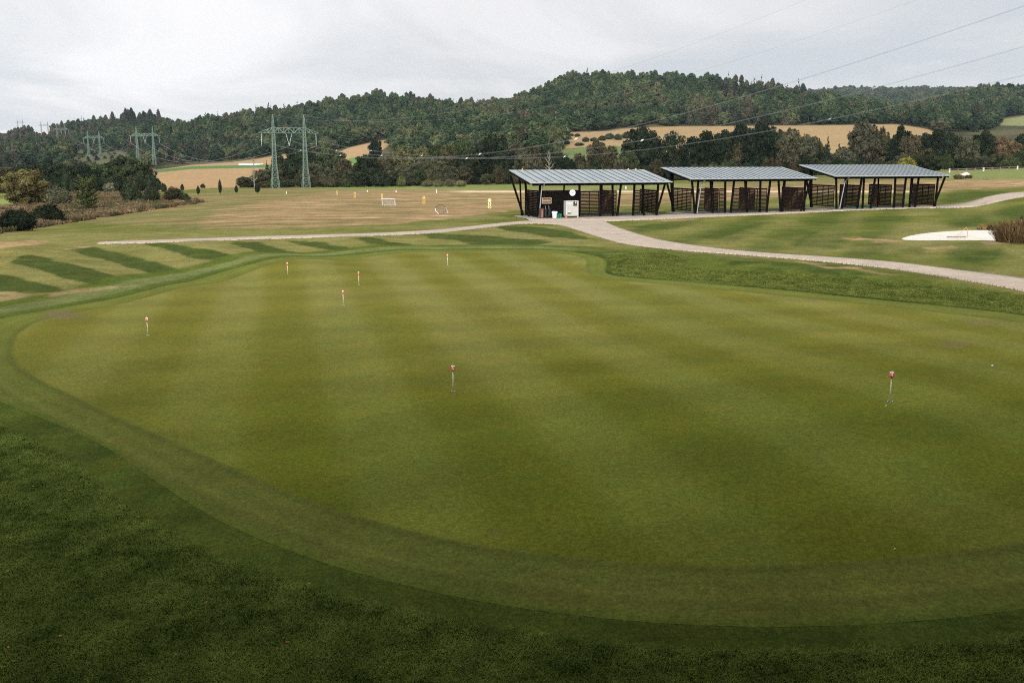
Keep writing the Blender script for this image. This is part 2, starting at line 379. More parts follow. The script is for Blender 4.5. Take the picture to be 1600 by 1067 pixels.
M['sand'] = sand_mat()
def leaf_mat(name, palette=None, patch=.012):
    """foliage: tint from the object's own colour, or (forest) from a palette by tree"""
    m = bpy.data.materials.new(name); m.use_nodes = True; t = m.node_tree; t.nodes.clear()
    out = N(t, 'ShaderNodeOutputMaterial'); d = N(t, 'ShaderNodeBsdfDiffuse'); d.inputs['Roughness'].default_value = 1
    oi = N(t, 'ShaderNodeObjectInfo'); geo = N(t, 'ShaderNodeNewGeometry'); pos = geo.outputs['Position']
    if palette:
        cr = N(t, 'ShaderNodeValToRGB'); cr.color_ramp.interpolation = 'LINEAR'
        n = noise(t, pos, patch, 3, .6)
        mx = N(t, 'ShaderNodeMath', operation='MULTIPLY_ADD'); L(t, n, mx.inputs[0]); mx.inputs[1].default_value = 1.5; mx.inputs[2].default_value = -.52
        ad = N(t, 'ShaderNodeMath', operation='MULTIPLY_ADD'); L(t, oi.outputs['Random'], ad.inputs[0]); ad.inputs[1].default_value = .55; L(t, mx.outputs[0], ad.inputs[2])
        L(t, ad.outputs[0], cr.inputs[0]); e = cr.color_ramp.elements
        for i, (p_, c_) in enumerate(palette):
            el = e[i] if i < 2 else e.new(p_); el.position = p_; el.color = (*c_, 1)
        base = cr.outputs[0]
    else: base = oi.outputs['Color']
    isl = N(t, 'ShaderNodeNewGeometry').outputs['Random Per Island']
    k = mul(t, rng(t, isl, 0, 1, *((.45, 1.65) if not palette else (.72, 1.3))), rng(t, noise(t, pos, .42 if not palette else .16, 4, .65), .3, .7, .5, 1.55))
    v = N(t, 'ShaderNodeVectorMath', operation='SCALE'); L(t, base, v.inputs[0]); L(t, k, v.inputs['Scale'])
    L(t, v.outputs[0], d.inputs[0]); tr = N(t, 'ShaderNodeBsdfTranslucent'); L(t, v.outputs[0], tr.inputs[0])
    mx = N(t, 'ShaderNodeMixShader'); mx.inputs[0].default_value = .18; L(t, d.outputs[0], mx.inputs[1]); L(t, tr.outputs[0], mx.inputs[2])
    L(t, mx.outputs[0], out.inputs[0]); return m
M['leaf'] = leaf_mat('leaves')
M['forest'] = leaf_mat('forest_leaves', [(.05, (.024, .042, .022)), (.95, (.105, .092, .052)), (.3, (.034, .056, .028)), (.5, (.052, .076, .036)), (.64, (.078, .098, .044)), (.8, (.092, .096, .046))])
M['conifer'] = leaf_mat('conifer_needles', [(.1, (.028, .044, .028)), (.95, (.110, .086, .058)), (.45, (.050, .060, .036)), (.7, (.085, .074, .046))])

# ------------------------------------------------------------------ zones of the course
GREEN = [(0,497),(60,487),(130,475),(200,462),(260,447),(330,427),(400,412),(500,400),(600,393.5),(700,390.5),(800,389.5),(870,391),(915,396),(942,404),(950,412),(944,422),(950,430),
 (1000,435),(1100,443),(1200,451),(1300,461),(1400,471),(1500,481),(1600,492),(1750,515),(1900,560),(1960,650),(1900,800),(1800,890),(1700,930),(1600,952),(1500,964),(1400,973),(1300,978),
 (1200,979),(1100,977),(1000,971),(900,961),(800,948),(700,930),(600,906),(520,884),(440,856),(350,818),(280,776),(220,735),(190,712),(130,680),(60,650),(0,628),(-90,590),(-120,550),(-80,515)]
INNER = [(20,545),(27,522),(60,500),(130,486),(200,473),(300,447),(400,420),(500,405),(600,397),(700,393.5),(800,392.5),(870,395),(905,400),(918,408),(912,422),(930,436),
 (1000,441),(1100,450),(1200,460),(1300,470),(1400,481),(1500,492),(1600,504),(1750,530),(1850,580),(1900,660),(1840,760),(1700,830),(1600,848),(1500,861),(1350,876),(1200,884),(1050,883),(900,872),(750,853),(620,824),
 (520,794),(440,764),(340,720),(240,676),(170,645),(115,618),(60,592),(25,568)]
def chaikin(P, n=2, closed=True):
    P = np.asarray(P, float)
    for _ in range(n):
        Q = np.roll(P, -1, 0); P = np.stack([P*.75+Q*.25, P*.25+Q*.75], 1).reshape(-1, 2)
    return P
GW = chaikin(Gpoly(GREEN)[:, :2], 2); IW = chaikin(Gpoly(INNER)[:, :2], 2)

def resamp(pts, n):
    pts = np.asarray(pts, float); d = np.r_[0, np.cumsum(np.hypot(*np.diff(pts, axis=0).T))]
    s = np.linspace(0, d[-1], n); return np.stack([np.interp(s, d, pts[:, i]) for i in range(pts.shape[1])], 1)
def catm(pts, n):                              # smooth open curve through pixels
    pts = np.asarray(pts, float); P = np.vstack([2*pts[0]-pts[1], pts, 2*pts[-1]-pts[-2]]); out = []
    for i in range(1, len(P)-2):
        for t in np.linspace(0, 1, 12, endpoint=False):
            w = cr1(t); out.append(sum(w[j]*P[i-1+j] for j in range(4)))
    out.append(pts[-1]); return resamp(out, n)
def ribbon(name, left, right, mat, off, n=220, m=5):
    A, B = catm(left, n), catm(right, n); A3, B3 = G(A[:, 0], A[:, 1]), G(B[:, 0], B[:, 1])
    V = []
    for j in range(m+1):
        P = A3*(1-j/m)+B3*(j/m); P[:, 2] = zf(P[:, 0], P[:, 1])+off; V.append(P)
    # short skirts so that the paving has an edge
    S0 = V[0].copy(); S0[:, 2] -= .12; S1 = V[-1].copy(); S1[:, 2] -= .12; V = [S0]+V+[S1]; R = len(V)
    V = np.concatenate(V); i, j = np.meshgrid(np.arange(n-1), np.arange(R-1), indexing='ij'); a = (j*n+i).ravel()
    fcs = np.stack([a, a+n, a+n+1, a+1], 1)
    me = mesh_np(name, V, fcs, mat, True); me.validate()
    # face up
    me.update(); nz = np.zeros(len(me.polygons)*3); me.polygons.foreach_get('normal', nz)
    if nz.reshape(-1, 3)[:, 2].mean() < 0: me.flip_normals()
    return obj(name, me), np.concatenate([A3[:, :2], B3[::-1, :2]])
def sheet(name, W, mat, off, rings=24, colf=None, centre=None, sag=0.0):
    W = np.asarray(W)[:, :2]; c = W.mean(0) if centre is None else np.asarray(centre); n = len(W)
    r = np.linspace(0, 1, rings+1)[1:]; P = (c[None, None]+(W[None]-c)*r[:, None, None]).reshape(-1, 2); P = np.vstack([c[None], P])
    z = zf(P[:, 0], P[:, 1])+off
    if sag: z -= sag*(1-np.r_[0, np.repeat(r, n)]**2)
    V = np.c_[P, z]; cols = colf(P[:, 0], P[:, 1]) if colf else None
    F4 = []
    k = np.arange(n); k2 = (k+1) % n
    for i in range(rings-1): F4.append(np.stack([1+i*n+k, 1+(i+1)*n+k, 1+(i+1)*n+k2, 1+i*n+k2], 1))
    tri = np.stack([np.zeros(n, int), 1+k, 1+k2, 1+k2], 1)
    me = bpy.data.meshes.new(name); F4 = np.concatenate(F4)
    me.from_pydata(V.tolist(), [], F4.tolist()+tri[:, :3].tolist()); me.update()
    for p in me.polygons[:1]: pass
    if me.polygons[0].normal.z < 0: me.flip_normals()
    me.polygons.foreach_set('use_smooth', np.ones(len(me.polygons), bool))
    if cols is not None:
        a = me.color_attributes.new('Col', 'FLOAT_COLOR', 'POINT'); a.data.foreach_set('color', np.concatenate([cols, np.ones((len(cols), 1))], 1).astype(np.float32).ravel())
    me.materials.append(mat); return obj(name, me)

PATHS = []
o, w = ribbon('path', [(157,378.3),(250,375.2),(400,369.8),(500,367),(600,363.8),(680,359.5),(730,354.5),(770,350),(812,346.2),(845,344.2)],
              [(150,381.2),(250,379),(400,373.8),(500,371),(600,367.6),(680,364),(730,359),(770,354.5),(812,350),(845,349.5)], M['paving'], .03)
props(o, kind='structure'); PATHS.append(w)
o, w = ribbon('path', [(845,343.8),(900,340.5),(938,343.5),(946,347),(965,355.5),(1000,367),(1040,377),(1120,388.5),(1200,396),(1300,402.5),(1400,410.5),(1500,423),(1600,436),(1720,458),(1900,500)],
              [(838,349.5),(862,350.3),(880,353),(900,359),(925,367),(955,376),(985,382.5),(1060,391),(1140,397),(1220,403),(1310,411),(1400,421),(1500,437),(1600,455),(1800,500)], M['paving'], .045, 260, 8)
props(o, kind='structure'); PATHS.append(w)
o, w = ribbon('path', [(820,341.8),(900,339.5),(1000,336.5),(1100,333.5),(1200,330.5),(1300,327.5),(1400,323.5),(1478,320.5),(1510,317),(1545,307.5),(1575,302),(1610,300),(1700,297)],
              [(832,347.5),(900,344.8),(960,345.5),(1060,341.5),(1150,337.5),(1230,334),(1320,329.5),(1400,326.5),(1480,325),(1525,323),(1560,315.5),(1610,306.5),(1700,302)], M['paving'], .06)
props(o, kind='structure'); PATHS.append(w)
SANDPX = [(1405,374),(1415,369),(1440,364),(1480,360.5),(1530,358.5),(1565,359),(1620,361),(1700,370),(1720,384),(1650,382),(1610,379),(1560,375),(1500,374.3),(1440,375)]
SW = chaikin(Gpoly(SANDPX)[:, :2], 2)

# colours (albedo) of the ground cover
def c3(*v): return np.array(v, float)
C_GREEN = c3(.126, .119, .0245); C_COLLAR = c3(.094, .103, .019); C_LIGHT = c3(.165, .150, .052); C_DARKMOW = c3(.034, .050, .009)
C_ROUGH = c3(.048, .075, .014); C_MID = c3(.088, .100, .018); C_TAN = c3(.245, .162, .088); C_OLIVE = c3(.148, .118, .052)
C_FIELD = c3(.32, .21, .105); C_FOREST = c3(.045, .045, .024); C_WEED = c3(.19, .125, .065); C_SOIL = c3(.15, .095, .06); C_GRN2 = c3(.10, .17, .05)
DARKSTR = [[(-60,425),(0,429),(60,440),(102,455),(40,458),(-20,455),(-80,450)],
 [(12,410),(35,401),(52,399),(130,416),(213,440),(165,447),(110,437),(60,422)],
 [(104,388),(150,386),(215,402),(300,424),(248,431),(190,414),(140,402)],
 [(220,380.5),(275,382),(330,392),(390,407),(350,412),(300,402),(255,390)],
 [(350,377),(400,379),(440,389),(486,399),(435,401.5),(400,393)], [(445,376),(495,377),(530,385),(572,394),(540,396),(495,388)],
 [(540,371.5),(590,372.5),(620,379),(660,387),(630,388.5),(580,381)], [(655,367),(720,366),(800,372),(860,378),(830,384),(740,381),(690,374)],
 [(770,353),(840,354),(890,362),(935,376),(880,372),(800,362)],
 [(960,351),(1010,348),(1100,350),(1060,358),(1000,360)], [(1090,372),(1140,352),(1210,346),(1180,362),(1150,378)], [(1230,384),(1260,362),(1330,352),(1330,372),(1300,390)],
 [(1480,352),(1540,330),(1600,322),(1700,330),(1600,345),(1530,357)], [(1240,346),(1300,341),(1380,340),(1480,336),(1400,346),(1300,352)],
 [(1480,395),(1560,388),(1590,405),(1500,412)], [(1380,402),(1420,385),(1470,384),(1440,400)],
 [(1475,300),(1540,297),(1590,300),(1530,312),(1490,319),(1468,318)]]
RANGE = [(210,318),(300,302),(400,296),(560,292),(700,290),(850,289),(1100,287),(1300,280),(1480,281),(1700,277),(1700,291),(1600,293),(1480,299),(1400,302),(1300,306),(1100,315),(1000,321),(900,322),(830,327),(760,334),(700,342),(620,350),(500,355),(400,357),(330,359),(240,352),(150,350),(120,342)]
DRY = [(330,350),(350,330),(420,318),(520,303),(600,298),(760,296),(1000,295),(1200,292),(1480,284),(1700,280),(1700,289),(1480,295),(1300,303),(1000,321),(830,326),(750,335),(650,346),(500,352),(400,354)]
WEEDS = [(-200,380),(-100,372),(0,366),(60,357),(130,346),(200,335),(260,326),(318,318),(318,312),(260,309),(200,302),(120,300),(60,318),(0,325),(-200,330)]
BROWNP = [(-50,394),(0,390),(60,381),(80,378),(50,376),(0,378),(-50,380)]
FLD = [  # fields beyond the trees: (polygon, colour)
 ([(180,300),(236,268),(300,264),(400,262),(470,262),(480,292),(330,294),(240,300)], c3(.305, .198, .108)),
 ([(235,271),(240,266),(300,259.5),(400,257.5),(470,256),(470,262.5),(400,262.5),(300,264.5)], c3(.075, .14, .045)),
 ([(236,267),(300,258),(360,254),(400,249),(440,242),(470,238),(480,256),(400,258),(300,260)], c3(.305, .198, .108)),
 ([(500,252),(525,240),(545,231),(590,221),(612,217),(608,228),(588,240),(565,250),(545,262),(520,262)], c3(.305, .198, .108)),
 ([(543,248),(562,245),(566,254),(545,257)], c3(.10, .19, .05)),
 ([(860,207),(935,206),(1000,199),(1050,198),(1300,196),(1400,194.5),(1450,202),(1470,212),(1400,222),(1300,240),(1000,245),(880,240)], c3(.27, .185, .10)),
 ([(880,232),(960,228),(1010,232),(1010,262),(880,262)], c3(.10, .13, .045)),
 ([(1560,196),(1568,186),(1590,182),(1640,182),(1640,198)], c3(.17, .175, .08)),
 ([(50,220),(56,209),(72,205),(80,212),(80,222)], c3(.42, .35, .23)),
 ([(100,246),(118,236),(150,232),(200,240),(205,262),(130,262)], c3(.085, .085, .045)),
 ([(630,236),(650,234),(676,238),(660,243),(635,242)], c3(.36, .26, .16)),
 ([(-100,330),(0,312),(22,311),(30,318),(0,328)], c3(.16, .21, .06))]
SCARS = [([(1320,372),(1345,370),(1380,373),(1410,374),(1412,377),(1380,376),(1340,376)], .9), ([(1360,379),(1385,375),(1410,374.5),(1400,378)], .8), ([(1245,408),(1290,413),(1340,418),(1345,421),(1290,419)], .7),
 ([(1320,418),(1350,421),(1400,430),(1380,429)], .5), ([(100,389),(140,383),(158,384),(130,388)], .8), ([(1440,386),(1490,384),(1500,388),(1450,390)], .5), ([(1530,378),(1570,377),(1575,381),(1540,382)], .6),
 ([(50,463),(110,452),(200,444),(210,446),(120,457),(60,468)], .55), ([(-50,458),(20,456),(45,462),(0,470),(-50,474)], .6), ([(1020,343),(1080,341),(1090,344),(1040,346)], .5), ([(1120,398),(1250,404),(1250,406),(1120,400)], .3)]
def greencols(x, y):
    d = sdist(x, y, GW); di = sdist(x, y, IW)
    px, py = project(x, y, zf(x, y))
    wob = vnoise(x*.25, y*.12, 3)*1.0
    def stripe(ux, uy, w, ph):
        s = (x*ux+y*uy+wob*.35)/w+ph; return np.tanh(2.0*np.sin(pi*s))
    # two mowing directions that cross
    g_ = .45+.75*vnoise(x*.12, y*.08, 5)
    s1_ = stripe(.974, .225, 1.97, -.59)*g_
    k = 1+.135*s1_+.06*stripe(-.225, .974, 2.3, .1)
    k = k*(.94+.12*vnoise(x*.7, y*.5, 15, 4))
    big = vnoise(x*.16, y*.11, 11, 4)
    C = C_GREEN*k[..., None]; C[..., 2] *= (1+.30*s1_)*(.72+.28*smooth(20, 48, y))  # bluer with distance: far haze and sheen put into the turf colour
    C = mixc(C, C_GREEN*c3(.66, .84, .80), .28*smooth(.45, .75, big))
    C = mixc(C, C_GREEN*c3(1.12, 1.08, 1.6), .25*smooth(.5, .25, big))
    C = mixc(C, C*c3(.86, .99, .78), smooth(36, 16, y))  # greener towards the camera, the near end of that painted haze tint
    # ring passes of the collar
    ring = mixc(C_COLLAR+0*C, C_COLLAR*c3(1.22, 1.16, 1.3), smooth(-.35, -.75, di)*.25*(1+np.sin(di*5.0)))
    ring = ring*(.88+.24*vnoise(x*.8, y*.8, 7))[..., None]
    C = mixc(ring, C, smooth(-.05, .05, di))
    C = C*(1-.13*np.exp(-((di+.12)/.11)**2)*(smooth(60, 30, y)*.8+.2))[..., None]
    C = C*(1-.09*np.exp(-((di+1.15)/.10)**2)*smooth(45, 20, y))[..., None]
    C = mixc(C, C_COLLAR*c3(.75, .9, .7), smooth(.28, .06, d)*.6)
    C = C*(1+.05*np.sin(di*2*pi/.55)*smooth(0, -.2, di))[..., None]
    # worn dirt patches
    for (cx, cy, rx, ry, s) in [(95, 492, 45, 9, .8), (1180, 446.5, 12, 2.2, .7), (1275, 471, 12, 3, .7), (1490, 538, 34, 9, .55), (1540, 503, 36, 4.5, .5), (1590, 516, 14, 3, .4),
                                (612, 446.5, 10, 1.2, .5), (573, 432, 6, 1, .5), (615, 431, 4, .8, .5), (805, 419, 9, 1.5, .5), (872, 829, 5, 3, .6), (775, 833, 9, 4, .5), (1290, 716, 10, 5, .3), (265, 748, 4, 2, .5), (920, 422, 60, 4, .1)]:
        r = ((px-cx)/rx)**2+((py-cy)/ry)**2
        C = mixc(C, c3(.135, .092, .058), s*np.exp(-r*1.2)*smooth(.38, .62, vnoise(x*2.2, y*2.2, cx)*.7+.3*np.exp(-r)))
    return C
def groundcols(x, y):
    z = zf(x, y); px, py = project(x, y, z); px = np.where(y > 3, px, 800+40*x); py = np.where(y > 3, py, 1400)
    n1, n2, n3 = vnoise(x*.2, y*.2, 1, 4), vnoise(x*.05, y*.05, 2, 4), vnoise(x*.9, y*.9, 6, 3)
    d = -sdist(x, y, GW)                       # distance outside the green
    jx, jy = (vnoise(x*.45, y*.45, 21, 4)-.5)*26, (vnoise(x*.45+50, y*.45, 22, 4)-.5)*6
    C = np.ones(x.shape+(3,))*C_MID
    C = mixc(C, C_LIGHT, smooth(.35, .7, n1)*.55)
    left = smooth(60, -60, px-800)*0+1.0
    # striped mown slope
    mown = smooth(3.2, 4.4, d)*smooth(352, 372, py+0*px)
    C = mixc(C, C_LIGHT*(.80+.30*n1+.14*n3)[..., None], mown*.82*smooth(1150, 900, px))
    C = mixc(C, c3(.20, .165, .085), smooth(.5, .72, n2*.5+n1*.5)*.35)
    for P in DARKSTR:
        P = np.asarray(P, float); s = sdist(px+jx, (py+jy)*3, P*[1, 3])
        C = mixc(C, C_DARKMOW*(.6+1.1*n3)[..., None], np.where(P[:, 0].mean() > 900, smooth(-9, 14, s)*.8, smooth(-2.5, 2.5, s)*.92)*smooth(.14, .46, n3*.6+n1*.4))
    isl = smooth(940, 1010, px)*smooth(58, 64, y-(x-8)*-.55)*(y > 40)*smooth(318, 324, py+2)*smooth(-14, -22, sdist(x, y, SW)*10)
    ss = np.tanh(1.3*np.sin(pi*((x*.92-y*.395+2.2*(vnoise(x*.06, y*.06, 91)-.5))/3.1)))*(.45+.8*vnoise(x*.1, y*.1, 92))
    C = mixc(C, C_DARKMOW*1.25*(.7+.7*n3)[..., None], isl*smooth(0, 1, ss)*.55*(d > 0)); C = mixc(C, C_LIGHT, isl*smooth(0, 1, -ss)*.45)
    # bands round the green
    C = mixc(C, C_MID*c3(.80, .95, .75), smooth(4.2, 3.4, d)*.85)
    C = mixc(C, c3(.135, .146, .055)*(.8+.4*n3)[..., None], smooth(2.8, 2.1, d+(n1-.5)*.8)*.8)
    C = mixc(C, C_MID*c3(.74, .9, .65), smooth(1.05, .65, d)*.85)
    # dark rough: bank on the right, foreground
    bank = sdist(px+jx, (py+jy)*2, np.array([(905,392),(945,393),(1000,391),(1060,398),(1120,400),(1200,408),(1300,416),(1400,428),(1500,446),(1600,466),(2100,560),(2100,600),(1600,500),(1400,475),(1200,455),(1000,438),(950,432),(930,420),(948,408),(930,400)])*[1, 2.])
    rb = C_ROUGH*c3(1.0, .92, .9)*(.55+.9*n3)[..., None]
    rb = mixc(rb, C_MID*1.05, smooth(.42, .62, n1*.6+n3*.4)*.75); C = mixc(C, rb, smooth(-22, 16, bank+(n1-.5)*30))
    fg = smooth(44, 38, y)*smooth(-.02, .02, d-.02)
    fg = np.where(py > 560, 1.0, fg*0)*(d > 0)
    sec = C_COLLAR*c3(.80, .95, .80)*(.7+.6*n3)[..., None]
    rf = C_ROUGH*(.55+.9*n3)[..., None]; rf = mixc(rf, c3(.075, .085, .022), smooth(.5, .75, n1)*.5)
    wR = np.interp(px, [0, 300, 700, 1600], [1.0, .85, .62, .62])
    C = mixc(C, sec, fg); C = mixc(C, rf, fg*smooth(-.05, .05, d-wR))
    # mower scuff lines
    edge = np.exp(-((d-.14)/.14)**2)*smooth(30, 34, y); C = C*(1-edge*(.22+.42*smooth(8, 14, x)))[..., None]
    # driving range
    P = np.asarray(RANGE, float); s = sdist(px+jx*1.5, (py+jy)*4, P*[1, 4]); rangem = smooth(-5, 3, s)
    st = vnoise(x*.055, y*.16, 31, 4); st2 = vnoise(x*.14, y*.5, 33, 4)
    st3 = vnoise(x*.4, y*1.1, 35, 3)
    rc = mixc(C_OLIVE*(.85+.3*n3)[..., None], C_TAN*(.8+.4*st2)[..., None], smooth(.32, .55, st*.35+st2*.35+st3*.30)*.95); rc = mixc(rc, c3(.40, .29, .18), smooth(.60, .72, st2*.6+st3*.4)*.7); rc = mixc(rc, C_OLIVE*c3(.7, .9, .6), smooth(.42, .28, st2*.5+st3*.5)*.7)
    olive = mixc(C_OLIVE*c3(.85, 1.02, .8)*(.8+.4*st2)[..., None], C_TAN*.9, smooth(.45, .62, st*.5+st2*.5)*.65)
    Pd = np.asarray(DRY, float); sd_ = smooth(-30, 6, sdist(px, py*4, Pd*[1, 4]))
    C = mixc(C, mixc(olive, rc, sd_), rangem)
    C = mixc(C, C_GRN2*c3(1.3, 1.0, 1.0)*(.8+.4*st2)[..., None], rangem*smooth(299, 294, py)*smooth(420, 560, px)*smooth(1150, 1000, px)*smooth(.3, .5, st2+.1)*.8)
    C = mixc(C, c3(.55, .45, .30), smooth(2.2, .4, np.abs(py-299.6))*smooth(690, 740, px)*smooth(1500, 1400, px)*.8*(y > 110))
    C = mixc(C, c3(.15, .17, .062)*(.85+.3*st2)[..., None], smooth(1440, 1480, px)*(y > 110)*smooth(281, 279, py)*.9)
    # weeds on the left, brown patches
    s = sdist(px+jx*2, (py+jy*2)*3, np.asarray(WEEDS, float)*[1, 3]); wc = mixc(C_WEED*(.6+.8*n3)[..., None], c3(.07, .075, .03), smooth(.45, .65, n1)*.6)
    wc = mixc(wc, c3(.25, .085, .035), np.exp(-((px-235)/45)**2-((py-324)/5)**2)*.8); C = mixc(C, wc, smooth(-5, 5, s))
    s = sdist(px+jx, (py+jy)*3, np.asarray(BROWNP, float)*[1, 3]); C = mixc(C, c3(.33, .21, .12)*(.8+.4*n3)[..., None], smooth(-4, 4, s)*.9)
    for Q, a in SCARS:
        s = sdist(px+jx*.6, (py+jy*.4)*3, np.asarray(Q, float)*[1, 3]); C = mixc(C, c3(.30, .19, .12)*(.7+.6*n3)[..., None], smooth(-5, 4, s)*a*smooth(.3, .5, n3))
    # soil edge beside the paving
    for w in PATHS:
        near_ = (y > 35) & (y < 150)
        s = np.full(x.shape, -9.); s[near_] = sdist(x[near_], y[near_], w[::4]); C = mixc(C, c3(.10, .07, .045), smooth(-.22, -.05, s)*.8)
    # beyond the range
    fz = smooth(318, 345, y); n4 = vnoise(x*.02, y*.02, 41, 4)
    fc = mixc(C_FOREST*(.8+.5*n4)[..., None], c3(.12, .10, .05), smooth(.5, .7, n4)*.4)
    C = mixc(C, fc, fz)
    rows_ = .90+.16*vnoise(x*.03, y*.25, 44, 3)
    for Q, cc in FLD:
        s = sdist(px, py*2, np.asarray(Q, float)*[1, 2]); C = mixc(C, cc*rows_[..., None], smooth(-1.2, 1.2, s)*(y > 200))
    return np.clip(C, .004, .8)

# ------------------------------------------------------------------ ground sheet
def build_ground():
    t = np.concatenate([np.linspace(-1.15, -.60, 26)[:-1], np.linspace(-.60, .60, 760), np.linspace(.60, 1.15, 26)[1:]])
    ys = [-22.]
    while ys[-1] < 3400:
        y = ys[-1]
        st = 1.0 if y < 6 else .10 if y < 22 else .10+(y-22)*.007 if y < 60 else .37+(y-60)*.009 if y < 140 else 1.1+(y-140)*.012
        ys.append(y+st)
    ys = np.array(ys); X = t[None]*(ys[:, None]+25); Y = np.repeat(ys[:, None], len(t), 1); Z = zf(X, Y)
    ins = np.zeros(X.shape)
    sel = (Y < 75)
    ins[sel] = smooth(.0, .16, sdist(X[sel], Y[sel], GW))*.03
    sel = (Y > 55) & (Y < 130) & (X > 20)
    ins[sel] += smooth(-.5, .6, sdist(X[sel], Y[sel], SW))*.45
    for w in PATHS:
        sel = (Y > 30) & (Y < 160); ins[sel] = np.maximum(ins[sel], smooth(-.05, .15, sdist(X[sel], Y[sel], w[::3]))*.06)
    Z = Z-ins
    C = groundcols(X, Y); nr, nc = X.shape
    split = int(np.argmax(ys > 318))
    for name, a, b in (('ground', 0, split+1), ('hills', split, nr)):
        V = np.stack([X[a:b], Y[a:b], Z[a:b]], -1).reshape(-1, 3); R = b-a
        i, j = np.meshgrid(np.arange(R-1), np.arange(nc-1), indexing='ij'); k = (i*nc+j).ravel()
        me = mesh_np(name, V, np.stack([k, k+1, k+nc+1, k+nc], 1), M['ground'], True, C[a:b].reshape(-1, 3))
        props(obj(name, me), kind='structure')
build_ground()
props(sheet('putting_green', resamp(np.vstack([GW, GW[:1]]), 620)[:-1], M['green'], 0.0, 260, greencols, centre=(1.0, 27.0)), kind='structure')
props(sheet('sand_bunker', resamp(np.vstack([SW, SW[:1]]), 160)[:-1], M['sand'], -.05, 24, sag=.28), kind='structure')

# ------------------------------------------------------------------ trees
def rnd_dirs(r, n, up=0.25):
    v = r.normal(size=(n, 3)); v[:, 2] += up; return v/np.linalg.norm(v, axis=1)[:, None]
def leaves_mesh(name, seed, lobes, n, size, mat, flat=.55, up=.3, stretch=(1, 1, 1), droop=0.0, core=.74):
    """lobes: (x, y, z, rx, rz); n leaf clumps over the lobes' volume, plus a lumpy inner mass"""
    r = np.random.default_rng(seed); lobes = np.asarray(lobes, float)
    w = lobes[:, 3]*lobes[:, 3]+lobes[:, 3]*lobes[:, 4]; idx = r.choice(len(lobes), n, p=w/w.sum())
    d = rnd_dirs(r, n, up); rad = .70+.36*r.random(n)**.7; rad += (r.random(n) < .08)*.12
    lump = 1+.13*np.sin(d[:, 0]*7+idx*2.1)*np.sin(d[:, 2]*6+idx)*1.0; rad *= lump
    c = lobes[idx, :3]+d*np.stack([lobes[idx, 3], lobes[idx, 3], lobes[idx, 4]], 1)*rad[:, None]
    nrm = d*.9+r.normal(size=(n, 3))*flat+np.array([0, 0, .25]); nrm /= np.linalg.norm(nrm, axis=1)[:, None]
    a = np.cross(nrm, r.normal(size=(n, 3))); a /= np.linalg.norm(a, axis=1)[:, None]; b = np.cross(nrm, a)
    s = size*(.55+.9*r.random(n))[:, None]; b *= (.5+.5*r.random(n))[:, None]
    st = np.array(stretch)
    q = np.stack([c-a*s, c-b*s+nrm*s*.25, c+a*s-nrm*s*.1, c+b*s+nrm*s*.2], 1)*st
    if droop: q[:, :, 2] -= droop*r.random((n, 1))*.1
    V = q.reshape(-1, 3); Fq = np.arange(4*n).reshape(-1, 4)
    Vs, Fs = [V], [Fq]; off = len(V)
    if core:
        U, W_ = 9, 6
        for L_ in lobes:
            th = np.linspace(0, 2*pi, U, endpoint=False); ph = np.linspace(.15, pi-.15, W_)
            P = np.stack([np.outer(np.sin(ph), np.cos(th)), np.outer(np.sin(ph), np.sin(th)), np.outer(np.cos(ph), np.ones(U))], -1).reshape(-1, 3)
            P = P*(core*(.88+.2*r.random((len(P), 1))))*[L_[3], L_[3], L_[4]]+L_[:3]
            i, j = np.meshgrid(np.arange(W_-1), np.arange(U), indexing='ij'); k = (i*U+j).ravel(); k2 = (i*U+(j+1) % U).ravel()
            Vs.append(P*st); Fs.append(np.stack([k, k2, k2+U, k+U], 1)+off); off += len(P)
    return mesh_np(name, np.vstack(Vs), np.vstack(Fs), mat)
def broad_lobes(seed, n=11, low=.14, wide=1.0, top=.86):
    r = random.Random(seed); Ls = [(0, 0, .55, .33*wide, .33), (0.02, -.02, .36, .30*wide, .24)]
    n = int(n*1.7)
    for i in range(n):
        h = low+(top-low)*((i+.5)/n); prof = math.sin(pi*min(1, (h-low*.3)/(1.05-low*.3)))**.6
        a = i*2.4+r.random(); R = .5*wide*prof*(.62+.2*r.random())
        Ls.append((R*cos(a), R*sin(a), h, (.10+.09*r.random())*wide, .075+.06*r.random()))
    Ls.append((.04*r.uniform(-1, 1), .03, top, .17*wide, .13)); return Ls
def trunk_mesh(name, seed, mat, h=.55, r0=.022, limbs=6, spread=.3, stems=1, top=.75):
    r = random.Random(seed); mb = MB()
    for s in range(stems):
        ox, oy = (0, 0) if stems == 1 else (r.uniform(-.05, .05), r.uniform(-.05, .05))
        mb.tube([(ox, oy, -.03), (ox*1.3+.005, oy*1.3, h*.35), (ox*2-.01, oy*2+.008, h*.7), (ox*2.6, oy*2.6, h)], [r0, r0*.8, r0*.6, r0*.35], 7)
    for i in range(limbs):
        a = i*2.4+r.random(); z0 = h*(.35+.6*i/max(1, limbs)); R = spread*(.6+.5*r.random()); z1 = z0+(top-z0)*(.4+.5*r.random())
        mb.tube([(0, 0, z0), (R*.45*cos(a), R*.45*sin(a), z0+(z1-z0)*.55), (R*cos(a+.2), R*sin(a+.2), z1)], [r0*.5, r0*.32, r0*.12], 5)
    return mb.me(name, mat)
LEAFN = 4600
KIND = {}
def kind(name, variants): KIND[name] = variants
kind('oak', [(leaves_mesh('crown', 10+i, broad_lobes(10+i, 12, .10, 1.0), LEAFN, .030, M['leaf']), trunk_mesh('trunk', i, M['bark'])) for i in range(4)])
kind('tall', [(leaves_mesh('crown', 30+i, broad_lobes(30+i, 15, .16, .92, .88), LEAFN, .028, M['leaf'], core=.7), trunk_mesh('trunk', 5+i, M['bark'], .7)) for i in range(3)])
